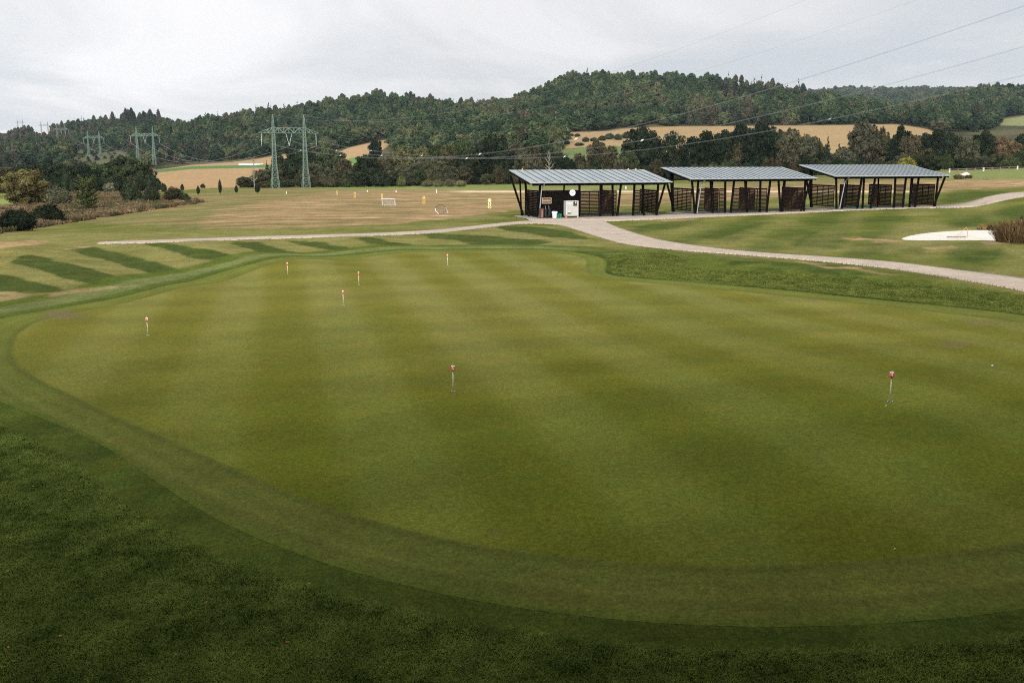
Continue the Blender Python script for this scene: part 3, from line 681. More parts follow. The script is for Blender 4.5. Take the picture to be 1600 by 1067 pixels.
kind('willow', [(leaves_mesh('crown', 50+i, broad_lobes(50+i, 14, .08, 1.02, .82), LEAFN+1200, .021, M['leaf'], flat=.3, up=.6, droop=.5), trunk_mesh('trunk', 9+i, M['bark'], .5, stems=3)) for i in range(3)])
kind('sparse', [(leaves_mesh('crown', 70+i, broad_lobes(70+i, 17, .18, 1.05, .88)[2:], 2600, .026, M['leaf'], core=.45), trunk_mesh('trunk', 14+i, M['bark'], .8, .026, 14, .38)) for i in range(2)])
kind('bush', [(leaves_mesh('crown', 90+i, [(0, 0, .42, .40, .40), (.2, .1, .36, .27, .33), (-.22, -.05, .34, .26, .32), (.02, -.2, .33, .28, .32), (-.05, .22, .38, .26, .34), (.1, 0, .66, .2, .24), (-.12, .05, .62, .18, .25)], 3000, .030, M['leaf'], core=.8), trunk_mesh('trunk', 19+i, M['bark'], .5, .02, 8, .35, 3)) for i in range(3)])
def upswept(seed):
    r = random.Random(seed); Ls = [(0, 0, .4, .16, .2), (0, 0, .25, .2, .12), (0, 0, .6, .12, .2)]
    for i in range(34):
        a = i*2.4+r.random()*.5; z0 = .08+.62*(i/34); ln = (.46-.20*(i/34))*r.uniform(.75, 1.1)
        for k in (.35, .6, .8, 1.0): Ls.append((ln*k*cos(a), ln*k*sin(a), z0+k*(.10+.16*(i/34))+.03, .06*(1.25-k*.7), .035*(1.3-k*.6)))
    return Ls
kind('upswept', [(leaves_mesh('crown', 130, upswept(3), 5200, .020, M['leaf'], core=.5), trunk_mesh('trunk', 31, M['bark'], .85, .014, 10, .3))])
def cone_lobes(n, r0, top=.97, low=.06, jit=0, seed=0):
    r = random.Random(seed); Ls = []
    for i in range(n):
        u = i/(n-1); h = low+(top-low)*u; R = r0*(1-u)**.8+.012
        for k in range(4 if u < .75 else 1):
            a = k*pi/2+i*.8+r.random()*jit; Ls.append((R*.55*cos(a), R*.55*sin(a), h, R*.55, .045+.02*(1-u)))
    return Ls
kind('spruce', [(leaves_mesh('crown', 110+i, cone_lobes(11, .42, seed=i, jit=.5), 1900, .028, M['leaf'], core=.6), trunk_mesh('trunk', 25, M['bark'], .9, .018, 0)) for i in range(2)])
kind('cypress', [(leaves_mesh('crown', 120+i, [(0, 0, .22, .30, .14), (0, 0, .36, .42, .2), (.03, 0, .52, .44, .2), (0, 0, .68, .36, .18), (0, 0, .82, .25, .14), (0, 0, .93, .12, .09)], 1500, .045, M['leaf'], stretch=(1, 1, 1), core=.85), trunk_mesh('trunk', 26, M['bark'], .2, .08, 0)) for i in range(2)])
def dead_mesh(seed):
    r = random.Random(seed); mb = MB(); mb.tube([(0, 0, -.02), (.01, 0, .3), (-.01, .01, .65), (.01, 0, 1)], [.045, .036, .022, .006], 7)
    for i in range(16):
        z0 = .22+.045*i; a = i*2.3+r.random(); R = (.34-.013*i)*(.6+.7*r.random()); z1 = z0+.06+.14*r.random()
        p1 = (R*.5*cos(a), R*.5*sin(a), z0+(z1-z0)*.35); p2 = (R*cos(a+.15), R*sin(a+.15), z1)
        mb.tube([(0, 0, z0), p1, p2], [.018, .011, .004], 5)
        mb.tube([p1, (p1[0]+.08*cos(a+1), p1[1]+.08*sin(a+1), p1[2]+.11)], [.008, .003], 4)
    return mb
def tussock(seed, n, hgt=1.0, spread=.5, wd=.02):
    r = np.random.default_rng(seed); V = []; Fc = []
    for i in range(n):
        a = r.uniform(0, 6.28); R_ = spread*math.sqrt(r.random())*.8; x, y = R_*cos(a), R_*sin(a); h = hgt*r.uniform(.45, 1)*(1-.5*(R_/spread)**2); b = r.uniform(0, 6.28); l = r.uniform(.02, .22); w = wd*r.uniform(.6, 1.4); k = len(V)
        sx, sy = -sin(b)*w, cos(b)*w; ex, ey = x+cos(a)*l*.6+cos(b)*l*.5, y+sin(a)*l*.6+sin(b)*l*.5
        V += [(x-sx, y-sy, -.02), (x+sx, y+sy, -.02), ((x+ex)/2+sx*1.3, (y+ey)/2+sy*1.3, h*.6), ((x+ex)/2-sx*1.3, (y+ey)/2-sy*1.3, h*.6), (ex+sx*.9, ey+sy*.9, h), (ex-sx*.9, ey-sy*.9, h*.97)]
        Fc += [(k, k+1, k+2, k+3), (k+3, k+2, k+4, k+5)]
    return V, Fc
TUSS = [mesh_np('stalks', *tussock(i, 420), M['leaf']) for i in range(3)]
def weed(px, base, top, wpx, tint, label, cat, group, name):
    p = g1(px, base); h = max(.2, float(zpx(p.y, top))-p.z); w = wpx/F*p.y; c = obj(name, TUSS[int(px) % 3], None, p, px); c.scale = (w, w, h); c.color = (*tint, 1); props(c, label, cat, group); return c
DEAD = [dead_mesh(i).me('trunk', M['palebark']) for i in range(2)]
T_DARK = (.026, .036, .017); T_GREEN = (.048, .062, .024); T_WIL = (.066, .067, .035); T_OLIVE = (.105, .098, .038); T_BROWN = (.064, .056, .028)
T_PALE = (.16, .15, .085); T_YEL = (.17, .165, .05); T_BLACK = (.018, .024, .014)
TREES = []
_rv = random.Random(5)
def tree(kindname, px, Y, top, wpx, tint, label, cat='tree', group=None, name=None, base=None, snag=False, sink=.3):
    if base is not None: p = g1(px, base); Y = p.y; X, zb = p.x, p.z
    else: X = (px-800)/F*(Y*CP+5*SP); zb = float(zf(X, Y))
    ztop = float(zpx(Y, top)); h = max(1.0, ztop-zb); w = wpx/F*(Y*CP)*1.08
    nm = name or {'oak': 'broadleaf_tree', 'tall': 'tall_tree', 'willow': 'willow_tree', 'sparse': 'open_crowned_tree', 'bush': 'shrub', 'upswept': 'young_tree', 'spruce': 'conifer', 'cypress': 'columnar_conifer'}.get(kindname, 'dead_tree')
    r = empty(nm, (X, Y, zb-sink*.3), _rv.random()*6.28)
    if kindname == 'dead':
        c = obj('trunk', DEAD[int(px) % 2], r); c.scale = (w*1.4, w*1.4, h)
        props(r, label, cat, group); return r
    cm, tm = _rv.choice(KIND[kindname])
    j = _rv.uniform
    k = j(.86, 1.16)
    c = obj('crown', cm, r); c.scale = (w, w, h*1.0); c.color = (tint[0]*k*j(.94, 1.06), tint[1]*k, tint[2]*k*j(.9, 1.1), 1)
    tr = obj('trunk', tm, r); tr.scale = (w*.9, w*.9, h*.9)
    props(r, label, cat, group); TREES.append(r); return r

# --- trees standing apart, left meadow and range edge (pixel base given)
A = 'shrubs and small trees of the left meadow'
tree('willow', 40, 0, 259, 66, (.112, .098, .034), 'big round olive yellow willow at the left edge of the meadow', base=322)
tree('bush', 93, 0, 288, 42, (.105, .105, .055), 'grey green domed bush just right of the olive yellow willow', 'shrub', A, base=322)
tree('willow', 68, 0, 280, 26, (.12, .12, .085), 'pale grey green willow between the olive willow and the grey green bush', 'tree', A, base=314)
tree('bush', 28, 0, 321, 56, T_BLACK, 'near black shrub at the bottom left of the meadow, nearest of all', 'shrub', A, base=361)
tree('bush', 76, 0, 314, 52, T_BLACK, 'second near black shrub, right behind the nearest black one', 'shrub', A, base=350)
tree('bush', 62, 0, 338, 22, (.16, .12, .08), 'pinkish dry bush in front of the two near black shrubs', 'shrub', A, base=354)
tree('upswept', 137, 0, 271, 46, (.062, .072, .024), 'young upswept tree with light yellow green tips in the meadow', 'tree', A, base=329)
tree('willow', 171, 0, 284, 17, T_PALE, 'small pale rounded willow against the dark wood edge', 'tree', A, base=303)
tree('bush', 207, 0, 279, 34, (.038, .048, .026), 'dark green shrub, left one of the three on the meadow edge', 'shrub', A, base=317)
tree('tall', 208, 0, 273, 17, (.055, .06, .032), 'slender grey green sapling rising behind the left meadow edge shrub', 'tree', A, base=306)
tree('bush', 237, 0, 288, 27, (.040, .046, .022), 'middle dark shrub of the three on the meadow edge', 'shrub', A, base=317)
tree('bush', 273, 0, 289, 32, (.046, .042, .024), 'brownish dark shrub at the right end of the meadow edge', 'shrub', A, base=316)
tree('bush', 291, 0, 300, 14, (.035, .042, .02), 'small low dark bush touching the brownish shrub', 'shrub', A, base=316)
tree('bush', 256, 0, 284, 10, T_DARK, 'small dark bush at the foot of the tan field, left one', 'shrub', A, base=300)
tree('bush', 285, 0, 286, 6, T_DARK, 'narrow dark bush at the foot of the tan field, right one', 'shrub', A, base=298)
tree('bush', 317, 0, 286, 8, T_DARK, 'tiny dark bush left of the tallest cypress', 'shrub', A, base=294)
for px, b, t_, w, lab in [(344.3, 303.5, 280.5, 5, 'tallest columnar cypress on the range edge, middle of the row'), (310, 304.5, 290.5, 5, 'small columnar cypress left of the tallest one'), (369.5, 302, 289.5, 5, 'small columnar cypress right of the tallest one'), (402.5, 302, 287, 8, 'broad columnar cypress just left of the lattice pylon')]:
    tree('cypress', px, 0, t_, w*1.15, (.024, .034, .02), lab, 'cypress', 'cypresses on the range edge', base=b, sink=.05)
tree('tall', 518, 0, 275, 9, (.06, .06, .035), 'small staked tree with pale trunk right of the big pylon', base=290.5)

# --- the tree belt behind the range: px, Y, top, width, tint, kind
BELT = [
 # left wood
 (8,262,44,'b'), (38,256,40,'d'), (64,253,48,'d'), (96,254,40,'d'), (124,255,42,'d'), (150,255,42,'g'), (172,254,42,'d'), (192,243,46,'d'), (214,246,44,'g'), (231,258,30,'b'),
 # mid belt
 (388,276,36,'w'), (410,262,34,'w'), (446,250,44,'w'), (418,246,13,'s'), (437,238,26,'d'), (470,228,50,'d'), (486,252,40,'w'), (516,231,48,'g'), (512,258,36,'w'), (536,248,32,'b'), (546,262,26,'w'),
 (572,241,38,'d'), (585,256,34,'w'), (588,217,22,'k'), (602,242,32,'b'), (612,256,32,'w'), (628,231,44,'y'), (634,254,36,'w'), (655,248,40,'w'), (662,228,42,'y'), (676,244,36,'w'), (684,225,36,'g'),
 (696,256,44,'w'), (700,226,30,'b'), (722,217,36,'g'), (735,232,36,'d'), (768,209,62,'k'), (755,245,46,'k'), (790,232,40,'d'), (805,222,34,'p'), (818,238,28,'p'), (829,226,34,'b'), (845,221,38,'d'),
 (835,244,28,'p'), (872,238,40,'d'), (884,245,30,'k'), (905,240,26,'b'), (931,218,32,'b'), (953,229,34,'b'), (968,244,24,'p'), (982,234,34,'g'), (1003,196,58,'k'), (1018,216,46,'g'),
 (1052,205,42,'o'), (1072,222,34,'o'), (1100,203,52,'k'), (1130,202,44,'k'), (1156,191,48,'k'), (1184,188,52,'k'), (1204,196,36,'d'), (1232,202,44,'p'), (1256,205,38,'w'), (1270,214,32,'b'),
 (1290,208,24,'s'), (1308,220,26,'s'), (1318,232,34,'p'), (1347,189,52,'p'), (1375,199,28,'b'), (1405,195,32,'k'), (1396,213,38,'b'), (1420,211,36,'b'), (1441,207,34,'k'), (1460,202,46,'k'), (1478,206,34,'d'),
 (1496,212,30,'p'), (1510,213,34,'w'), (1534,203,40,'k'), (1530,224,28,'w'), (1567,210,44,'r'), (1590,208,30,'k'), (1606,216,36,'w'), (1638,205,46,'k'), (1680,210,50,'d'), (-36,258,46,'d'), (-76,262,50,'d')]
KT = {'d': ('oak', T_DARK, 'dark green', 'tree'), 'g': ('oak', T_GREEN, 'mid green', 'tree'), 'w': ('willow', T_WIL, 'grey olive', 'willow'), 'b': ('tall', T_BROWN, 'brownish', 'tree'), 'k': ('oak', (.018, .026, .013), 'blackish green', 'tree'),
      's': ('spruce', (.024, .034, .02), 'dark', 'conifer'), 'y': ('oak', T_OLIVE, 'yellow green', 'tree'), 'p': ('tall', (.072, .070, .040), 'pale grey green', 'tree'), 'o': ('sparse', T_DARK, 'dark open crowned', 'tree'), 'r': ('willow', (.115, .082, .042), 'rusty brown', 'willow')}
LMK = [(-200, 60, 'beyond the olive willow'), (60, 150, 'behind the upswept young tree'), (150, 260, 'just left of the tan field'), (260, 430, 'left of the big pylon'), (430, 500, 'behind the big pylon'), (500, 600, 'right of the big pylon'),
       (600, 700, 'behind the practice nets'), (700, 800, 'left of the left roof'), (800, 900, 'above left roof, left half'), (900, 1030, 'above left roof, right half'), (1030, 1150, 'above middle roof, left half'),
       (1150, 1270, 'above middle roof, right half'), (1270, 1380, 'above right roof, left half'), (1380, 1480, 'above right roof, right half'), (1480, 1560, 'behind the fence, left half'), (1560, 1900, 'behind the fence, right half')]
ORD = ['', 'first', 'second', 'third', 'fourth', 'fifth', 'sixth', 'seventh', 'eighth', 'ninth', 'tenth']
def lmk(px):
    for a, b, s in LMK:
        if a <= px < b: return s
    return LMK[-1][2]
cnt = {}
def auto_label(desc, cat, px):
    k = (desc, cat, lmk(px)); cnt[k] = cnt.get(k, 0)+1; return k
plan = []
for i, (px, top, w, k) in enumerate(BELT):
    kn, tint, desc, cat = KT[k]
    Y = 322+((i*37) % 5)*5+(0 if top > 240 else 14)
    if px < 245: Y = 285+((i*37) % 4)*8
    if top > 250 and k == 'w': Y -= 6
    if (px, top) == (588, 217): Y = 470
    plan.append((px, Y, top, w, kn, tint, desc, cat, 'belt'))
# undergrowth along the foot of the belt
r_ = random.Random(9)
px = 380
while px < 1660:
    Y = r_.uniform(305, 316); t_ = np.interp(px, [380, 600, 800, 1200, 1480, 1660], [276, 268, 262, 250, 243, 240])+r_.uniform(-7, 7); w = r_.uniform(20, 34)
    kk_ = r_.choice(['d', 'w', 'd', 'b', 'g', 'k', 'w']); _, tint, desc, cat = KT[kk_]
    tint = tuple(c*.85 for c in tint)
    plan.append((px, Y, t_, w, 'bush' if r_.random() < .5 else KT[kk_][0] if kk_ != 'w' else 'willow', tint, desc+' low', 'bush', 'under')); px += r_.uniform(13, 22)
px = -70
while px < 240:
    plan.append((px, r_.uniform(262, 272), 270+r_.uniform(-6, 8), r_.uniform(22, 34), 'bush', T_DARK, 'dark green low', 'bush', 'under')); px += r_.uniform(16, 24)
# second line behind, filling the gaps
for px, top, w in [(25,262,44),(80,260,44),(112,262,40),(138,262,40),(182,258,40),(206,262,40),(460,252,40),(500,258,34),(530,264,34),(560,262,36),(595,262,36),(625,260,40),(650,262,40),(690,252,40),(712,240,40),(740,240,40),(782,252,40),(812,250,40),(850,244,40),(862,256,40),(895,254,40),(915,256,36),(940,248,40),(965,254,40),(992,240,44),(1030,238,40),
                   (1115,225,44),(1145,222,44),(1170,218,44),(1200,224,44),(1222,226,44),(1246,230,40),(1280,236,44),(1304,240,40),(1330,228,44),(1362,222,44),(1390,228,40),(1412,226,40),(1436,226,40),(1462,224,40),(1486,226,40),(1512,232,40),(1540,226,44),(1560,232,40),(1584,228,44),(1612,228,44),(1650,224,50)]:
    kk_ = r_.choice(['d', 'k', 'g', 'd', 'b']); kn, tint, desc, cat = KT[kk_]
    plan.append((px, 346 if px > 245 else 300, top, w, kn, tint, desc+' half hidden', cat, 'back'))
plan.sort(key=lambda t: t[0]); tot = {}
for p in plan: auto_label(p[6], p[7], p[0])
seen = {}
for (px, Y, top, w, kn, tint, desc, cat, kind_) in plan:
    k = (desc, cat, lmk(px)); seen[k] = seen.get(k, 0)+1; n = seen[k]
    o_ = '' if cnt[k] == 1 else ORD[n]+' '
    o_ = ORD[n]+' from left ' if cnt[k] > 1 else ''
    lab = f'{desc} {cat} {k[2]}' if cnt[k] == 1 else f'{desc} {cat} {k[2]}, {ORD[n]} from left'
    g = {'belt': 'trees of the belt behind the driving range', 'under': 'bushes along the foot of the tree belt', 'back': 'half hidden trees in the tree belt'}[kind_]
    tree(kn, px, Y, top, w, tint, lab, cat, g, name='bush' if kind_ == 'under' else None)
tree('dead', 858, 300, 236, 18, T_PALE, 'pale dead tree trunk with bare forked branches above the left shelter', 'dead tree')
tree('dead', 397, 300, 246, 14, T_PALE, 'bare dead tree left of the big pylon, in front of the tan field', 'dead tree', base=None)
tree('dead', 241, 285, 262, 12, T_PALE, 'bare grey snag at the right end of the left wood', 'dead tree')
tree('bush', 1415, 300, 243, 30, (.17, .15, .03), 'yellow leaved shrub glowing above the right shelter roof', 'shrub')
tree('bush', 626, 300, 272, 15, (.105, .11, .04), 'small yellow green shrub at the belt foot left of the goal', 'shrub')
for px, w, t_, lab in [(668, 20, 279, 'left'), (686, 20, 278, 'middle left'), (704, 20, 278, 'middle right'), (720, 18, 280, 'right')]:
    tree('bush', px, 0, t_, w, (.115, .11, .055), lab+' one of four low straw green bushes at the back of the range', 'bush', 'low bushes at the back of the range', base=292)
# scrub and hedge bushes in the right hand field and hedge left
sc_i = 0
for px, b, t_, w in [(893,213,208,8),(902,214,208,10),(915,222,213,12),(928,221,214,14),(941,220,211,14),(952,218,207,16),(966,219,208,14),(978,217,205,14),(905,228,222,16),(938,229,221,16),(885,226,218,12)]:
    sc_i += 1; tree('bush', px, 0, t_, w, (.045, .06, .032), f'{ORD[sc_i] if sc_i < 11 else "last"} small round bush in the hedge line crossing the right tan field', 'bush', 'hedge bushes in the right tan field', base=b)

# ------------------------------------------------------------------ forests on the hills (masses nobody could count)
proto = bpy.data.collections.new('tree_forms')
def lo(seed, lobes, n, size, mat, **k): o = bpy.data.objects.new('form', leaves_mesh('form', seed, lobes, n, size, mat, **k)); proto.objects.link(o)
for i in range(5): lo(200+i, broad_lobes(200+i, 5, .34, .95, .84), 760, .055, M['forest'], core=.86, flat=.22, up=.5)
for i in range(2): lo(210+i, cone_lobes(9, .33, seed=i+4, jit=.6), 520, .050, M['conifer'], core=.55)
lo(220, [(0, 0, .74, .2, .16), (.1, .05, .62, .15, .10), (-.1, 0, .66, .16, .1), (0, 0, .88, .12, .09), (.06, -.08, .5, .12, .06), (0, 0, .25, .03, .28)], 420, .055, M['conifer'], core=.6)
def forest_nodes(lo_i, hi_i):
    g = bpy.data.node_groups.new('scatter_trees', 'GeometryNodeTree')
    g.interface.new_socket('Geometry', in_out='INPUT', socket_type='NodeSocketGeometry'); g.interface.new_socket('Geometry', in_out='OUTPUT', socket_type='NodeSocketGeometry')
    gi, go = g.nodes.new('NodeGroupInput'), g.nodes.new('NodeGroupOutput')
    ip = g.nodes.new('GeometryNodeInstanceOnPoints'); ci = g.nodes.new('GeometryNodeCollectionInfo'); ci.inputs['Collection'].default_value = proto; ci.inputs['Separate Children'].default_value = True; ci.inputs['Reset Children'].default_value = True
    def attr(nm, typ): a = g.nodes.new('GeometryNodeInputNamedAttribute'); a.data_type = typ; a.inputs['Name'].default_value = nm; return a.outputs['Attribute']
    g.links.new(gi.outputs[0], ip.inputs['Points']); g.links.new(ci.outputs[0], ip.inputs['Instance']); ip.inputs['Pick Instance'].default_value = True
    g.links.new(attr('pick', 'INT'), ip.inputs['Instance Index']); g.links.new(attr('scl', 'FLOAT_VECTOR'), ip.inputs['Scale']); g.links.new(attr('rot', 'FLOAT_VECTOR'), ip.inputs['Rotation'])
    g.links.new(ip.outputs[0], go.inputs[0]); return g
FN = forest_nodes(0, 8)
def scatter(name, P, pick, scl, rot, label, gn=None, cat=None):
    me = bpy.data.meshes.new(name); me.vertices.add(len(P)); me.vertices.foreach_set('co', P.astype(np.float32).ravel())
    a = me.attributes.new('pick', 'INT', 'POINT'); a.data.foreach_set('value', pick.astype(np.int32))
    a = me.attributes.new('scl', 'FLOAT_VECTOR', 'POINT'); a.data.foreach_set('vector', scl.astype(np.float32).ravel())
    a = me.attributes.new('rot', 'FLOAT_VECTOR', 'POINT'); a.data.foreach_set('vector', rot.astype(np.float32).ravel())
    o = obj(name, me); md = o.modifiers.new('scatter', 'NODES'); md.node_group = gn or FN
    props(o, label, cat, None, 'stuff'); return o
def build_forests():
    r = np.random.default_rng(77)
    FP = np.array([(-400,264),(0,262),(100,262),(110,262),(118,236),(150,232),(200,238),(206,262),(236,264),(240,260.5),(300,255.5),(360,252),(400,247.5),(445,240),(510,239),(545,229.5),(590,219.5),(610,216),(615,232),(626,246),(700,250),(880,248),(876,207),(935,204.5),(1000,198),(1300,195.5),(1400,193.5),(1450,201),(1470,208),(1540,206),(1557,198),(1566,186),(1590,181),(1650,181),(2100,178),(2100,40),(-400,40)], float)
    Y = []; X = []
    for y0, y1, step in ((390, 700, 8.6), (700, 1100, 9.0), (1100, 1500, 10), (1500, 2100, 11), (2100, 3300, 14)):
        ys = np.arange(y0, y1, step); n = 0
        for y in ys:
            xs = np.arange(-.62*y, .62*y, step); X.append(xs+r.uniform(-.42, .42, len(xs))*step); Y.append(y+r.uniform(-.42, .42, len(xs))*step)
    X = np.concatenate(X); Y = np.concatenate(Y); Z = zf(X, Y); px, py = project(X, Y, Z)
    ok = (sdist(px, py, FP) > 0)
    for cl in ([(50, 222), (56, 208), (73, 203), (84, 212), (84, 222)], [(630,236),(650,233),(676,238),(660,243),(635,242)]): ok &= sdist(px, py, np.array(cl, float)) < 0
    scrub = sdist(px, py, np.array([(100,262),(110,262),(118,236),(150,232),(200,238),(206,262)], float)) > -1; ok |= scrub & (r.random(len(X)) < .45)
    ok &= ~((Y > 2100) & ((px < 1180) | (py > 175)))
    # cull what a hill in front hides for good
    tops = np.full(2600, 1e9); order = np.argsort(Y); keep = np.zeros(len(X), bool)
    tall_ = zf(X, Y)+18; _, pt = project(X, Y, tall_); col = np.clip(((px+500)/1).astype(int), 0, 2599)
    for i in order:
        if not ok[i]: continue
        c0 = col[i]
        if pt[i] < tops[c0]+14: keep[i] = True
        lo_, hi_ = max(0, c0-2), c0+3; gy = py[i]-4
        tops[lo_:hi_] = np.minimum(tops[lo_:hi_], gy)
    X, Y, Z, px, py, scrub = X[keep], Y[keep], Z[keep], px[keep], py[keep], scrub[keep]; n = len(X)
    con = vnoise(X*.012, Y*.012, 61, 3)+r.random(n)*.3-.15
    pineline = ((px > 190) & (px < 285) & (py < 206)) | ((px > 10) & (px < 58) & (py < 232)) | ((px > 1120) & (px < 1300) & (py < 165))
    pick = np.where(pineline | (con > .60), np.where(r.random(n) < .4, 7, r.integers(5, 7, n)), r.integers(0, 5, n))
    pick = np.where(pineline & (px < 300), 7, pick)
    h = r.uniform(8.5, 15.5, n)*(.85+.35*(r.random(n) < .25))*np.where(pick >= 5, 1.12, 1.0)*(.8+.4*vnoise(X*.03, Y*.03, 71)); h = np.where(Y > 2100, h*1.12, h); h = np.where(Y < 650, h*.86, h)
    h = np.where(pineline & (px > 190) & (px < 285), h*1.3, h)
    drop = (pick == 7) & pineline & (px > 190) & (px < 300) & (r.random(n) < .45); h = np.where(drop, h*.5, h)
    h = np.where(scrub, h*.3, h)
    w = np.where(pick < 5, r.uniform(9.5, 14.5, n), np.where(pick == 7, r.uniform(9, 13, n), r.uniform(9, 12, n)))*np.where(Y > 1500, 1.25, 1)*np.where(Y > 2100, 1.4, 1)
    w = np.where(scrub, w*.5, w); scl = np.stack([w, w, h], 1); rot = np.stack([np.zeros(n), np.zeros(n), r.uniform(0, 6.28, n)], 1); P = np.stack([X, Y, Z-.6], 1)
    grp = np.where(Y > 2100, 3, np.where((px > 1380+ (Y < 1150)*300) , 2, np.where(px < 520, 0, 1)))
    for k, (nm, lab) in enumerate([('forest', 'mixed forest on the low hills at left behind the small pylons'), ('forest', 'dense green forest covering the big central hill'), ('forest', 'forest on the right hand hill falling to the valley'), ('forest', 'hazy forest on the farthest ridge at right')]):
        s = grp == k
        if s.any(): scatter(nm, P[s], pick[s], scl[s], rot[s], lab, cat='forest')
    print('forest trees', n)
build_forests()

# ------------------------------------------------------------------ foreground grass (stuff)
def build_grass():
    coll = bpy.data.collections.new('tuft_forms'); r = np.random.default_rng(3)
    def blade_mat(nm, a, b):
        m, t, bs = newmat(nm); oi = N(t, 'ShaderNodeObjectInfo'); geo = N(t, 'ShaderNodeNewGeometry')
        cr = N(t, 'ShaderNodeValToRGB'); ad = N(t, 'ShaderNodeMath', operation='MULTIPLY_ADD'); L(t, oi.outputs['Random'], ad.inputs[0]); ad.inputs[1].default_value = .45
        n_ = noise(t, geo.outputs['Position'], 1.3, 7, .7, ((1, .8, 1), (0, 0, .5))); L(t, rng(t, n_, .32, .68, -.04, .62), ad.inputs[2]); L(t, ad.outputs[0], cr.inputs[0])
        cr.color_ramp.elements[0].color = (*a, 1); cr.color_ramp.elements[1].color = (*b, 1); L(t, cr.outputs[0], bs.inputs['Base Color']); bs.inputs['Roughness'].default_value = .9; bs.inputs['Specular IOR Level'].default_value = .03
        return m
    mat = blade_mat('grass_blades', (.020, .046, .007), (.23, .285, .058))
    for k in range(5):
        n = 46; bx = r.normal(0, .055, (n, 2)); V = []; Fc = []
        for i in range(n):
            a = r.uniform(0, 6.28); hgt = r.uniform(.018, .042); ln = r.uniform(.015, .065); w = r.uniform(.0026, .0046); dx, dy = cos(a), sin(a); sx, sy = -dy*w, dx*w; b = bx[i]; k0 = len(V)
            V += [(b[0]-sx, b[1]-sy, -.005), (b[0]+sx, b[1]+sy, -.005), (b[0]+dx*ln*.4+sx*.7, b[1]+dy*ln*.4+sy*.7, hgt*.65), (b[0]+dx*ln*.4-sx*.7, b[1]+dy*ln*.4-sy*.7, hgt*.65), (b[0]+dx*ln, b[1]+dy*ln, hgt), (b[0]+dx*ln+sx*.2, b[1]+dy*ln+sy*.2, hgt*.98)]
            Fc += [(k0, k0+1, k0+2, k0+3), (k0+3, k0+2, k0+5, k0+4)]
        o = bpy.data.objects.new('tuft', mesh_np('tuft', V, Fc, mat)); coll.objects.link(o)
    g = FN.copy()
    for nd in g.nodes:
        if nd.type == 'COLLECTION_INFO': nd.inputs['Collection'].default_value = coll
    # dark rough in front
    n = 330000; Y = 9+(r.random(n)**.75)*18; X = r.uniform(-.66, .66, n)*(Y+3)
    d = -sdist(X, Y, GW); px, _ = project(X, Y, zf(X, Y)); wR = np.interp(px, [0, 300, 700, 1600], [1.0, .85, .62, .62])
    s = (d > wR+.03) & (px > -150) & (px < 1750); X, Y = X[s], Y[s]
    P = np.stack([X, Y, zf(X, Y)], 1); m_ = len(X); sc1 = r.uniform(.7, 1.25, m_)*(.8+.5*vnoise(X*.8, Y*.8, 3))
    scatter('grass', P, r.integers(0, 5, m_), np.stack([sc1, sc1, sc1*r.uniform(.7, 1.2, m_)], 1), np.stack([r.normal(0, .12, m_), r.normal(0, .12, m_), r.uniform(0, 6.28, m_)], 1), 'dark green rough grass in the near foreground', g, 'grass')
    print('tufts', m_)
    bankc = bpy.data.collections.new('bank_forms'); bmat = blade_mat('bank_grass_blades', (.034, .060, .009), (.20, .215, .05))
    for o in list(coll.objects): q = bpy.data.objects.new('tuft', o.data.copy()); q.data.materials.clear(); q.data.materials.append(bmat); bankc.objects.link(q)
    g3 = FN.copy()
    for nd in g3.nodes:
        if nd.type == 'COLLECTION_INFO': nd.inputs['Collection'].default_value = bankc
    # dry weeds of the left meadow
    WPX = np.array(WEEDS, float); Wd = Gpoly(WEEDS)[:, :2]; lo_, hi_ = Wd.min(0), Wd.max(0); n = 26000; X = r.uniform(lo_[0], hi_[0], n); Y = r.uniform(lo_[1], hi_[1], n)
    px, py = project(X, Y, zf(X, Y)); cl = vnoise(X*.22, Y*.22, 9, 3); s = (sdist(px, py*3, WPX*[1, 3]) > 2) & (cl+r.random(n)*.25 > .52) & (px > -120)
    X, Y, cl = X[s], Y[s], cl[s]; m_ = len(X); wc = bpy.data.collections.new('weed_forms')
    def weedmat():
        m, t, bs = newmat('dry_weeds'); oi = N(t, 'ShaderNodeObjectInfo'); geo = N(t, 'ShaderNodeNewGeometry'); cr = N(t, 'ShaderNodeValToRGB')
        ad = N(t, 'ShaderNodeMath', operation='MULTIPLY_ADD'); L(t, oi.outputs['Random'], ad.inputs[0]); ad.inputs[1].default_value = .5; L(t, rng(t, noise(t, geo.outputs['Position'], .12, 3, .6), .3, .7, 0, .5), ad.inputs[2])
        L(t, ad.outputs[0], cr.inputs[0]); e = cr.color_ramp.elements; e[0].color = (.035, .048, .017, 1); e[1].color = (.36, .27, .17, 1); q = e.new(.4); q.color = (.085, .075, .034, 1); q = e.new(.62); q.color = (.15, .098, .05, 1); q = e.new(.8); q.color = (.22, .15, .085, 1)
        L(t, cr.outputs[0], bs.inputs['Base Color']); bs.inputs['Roughness'].default_value = .9; bs.inputs['Specular IOR Level'].default_value = .1; return m
    wm = weedmat()
    for k in range(3): wc.objects.link(bpy.data.objects.new('weed', mesh_np('weed', *tussock(40+k, 60, 1, .5, .035), wm)))
    g2 = FN.copy()
    for nd in g2.nodes:
        if nd.type == 'COLLECTION_INFO': nd.inputs['Collection'].default_value = wc
    sw = r.uniform(.7, 1.5, m_); sh = r.uniform(.25, .75, m_)*(.4+1.2*cl)
    scatter('weeds', np.stack([X, Y, zf(X, Y)], 1), r.integers(0, 3, m_), np.stack([sw, sw, sh], 1), np.stack([np.zeros(m_), np.zeros(m_), r.uniform(0, 6.28, m_)], 1), 'dry brown weeds and rough grass filling the left meadow', g2, 'weeds')
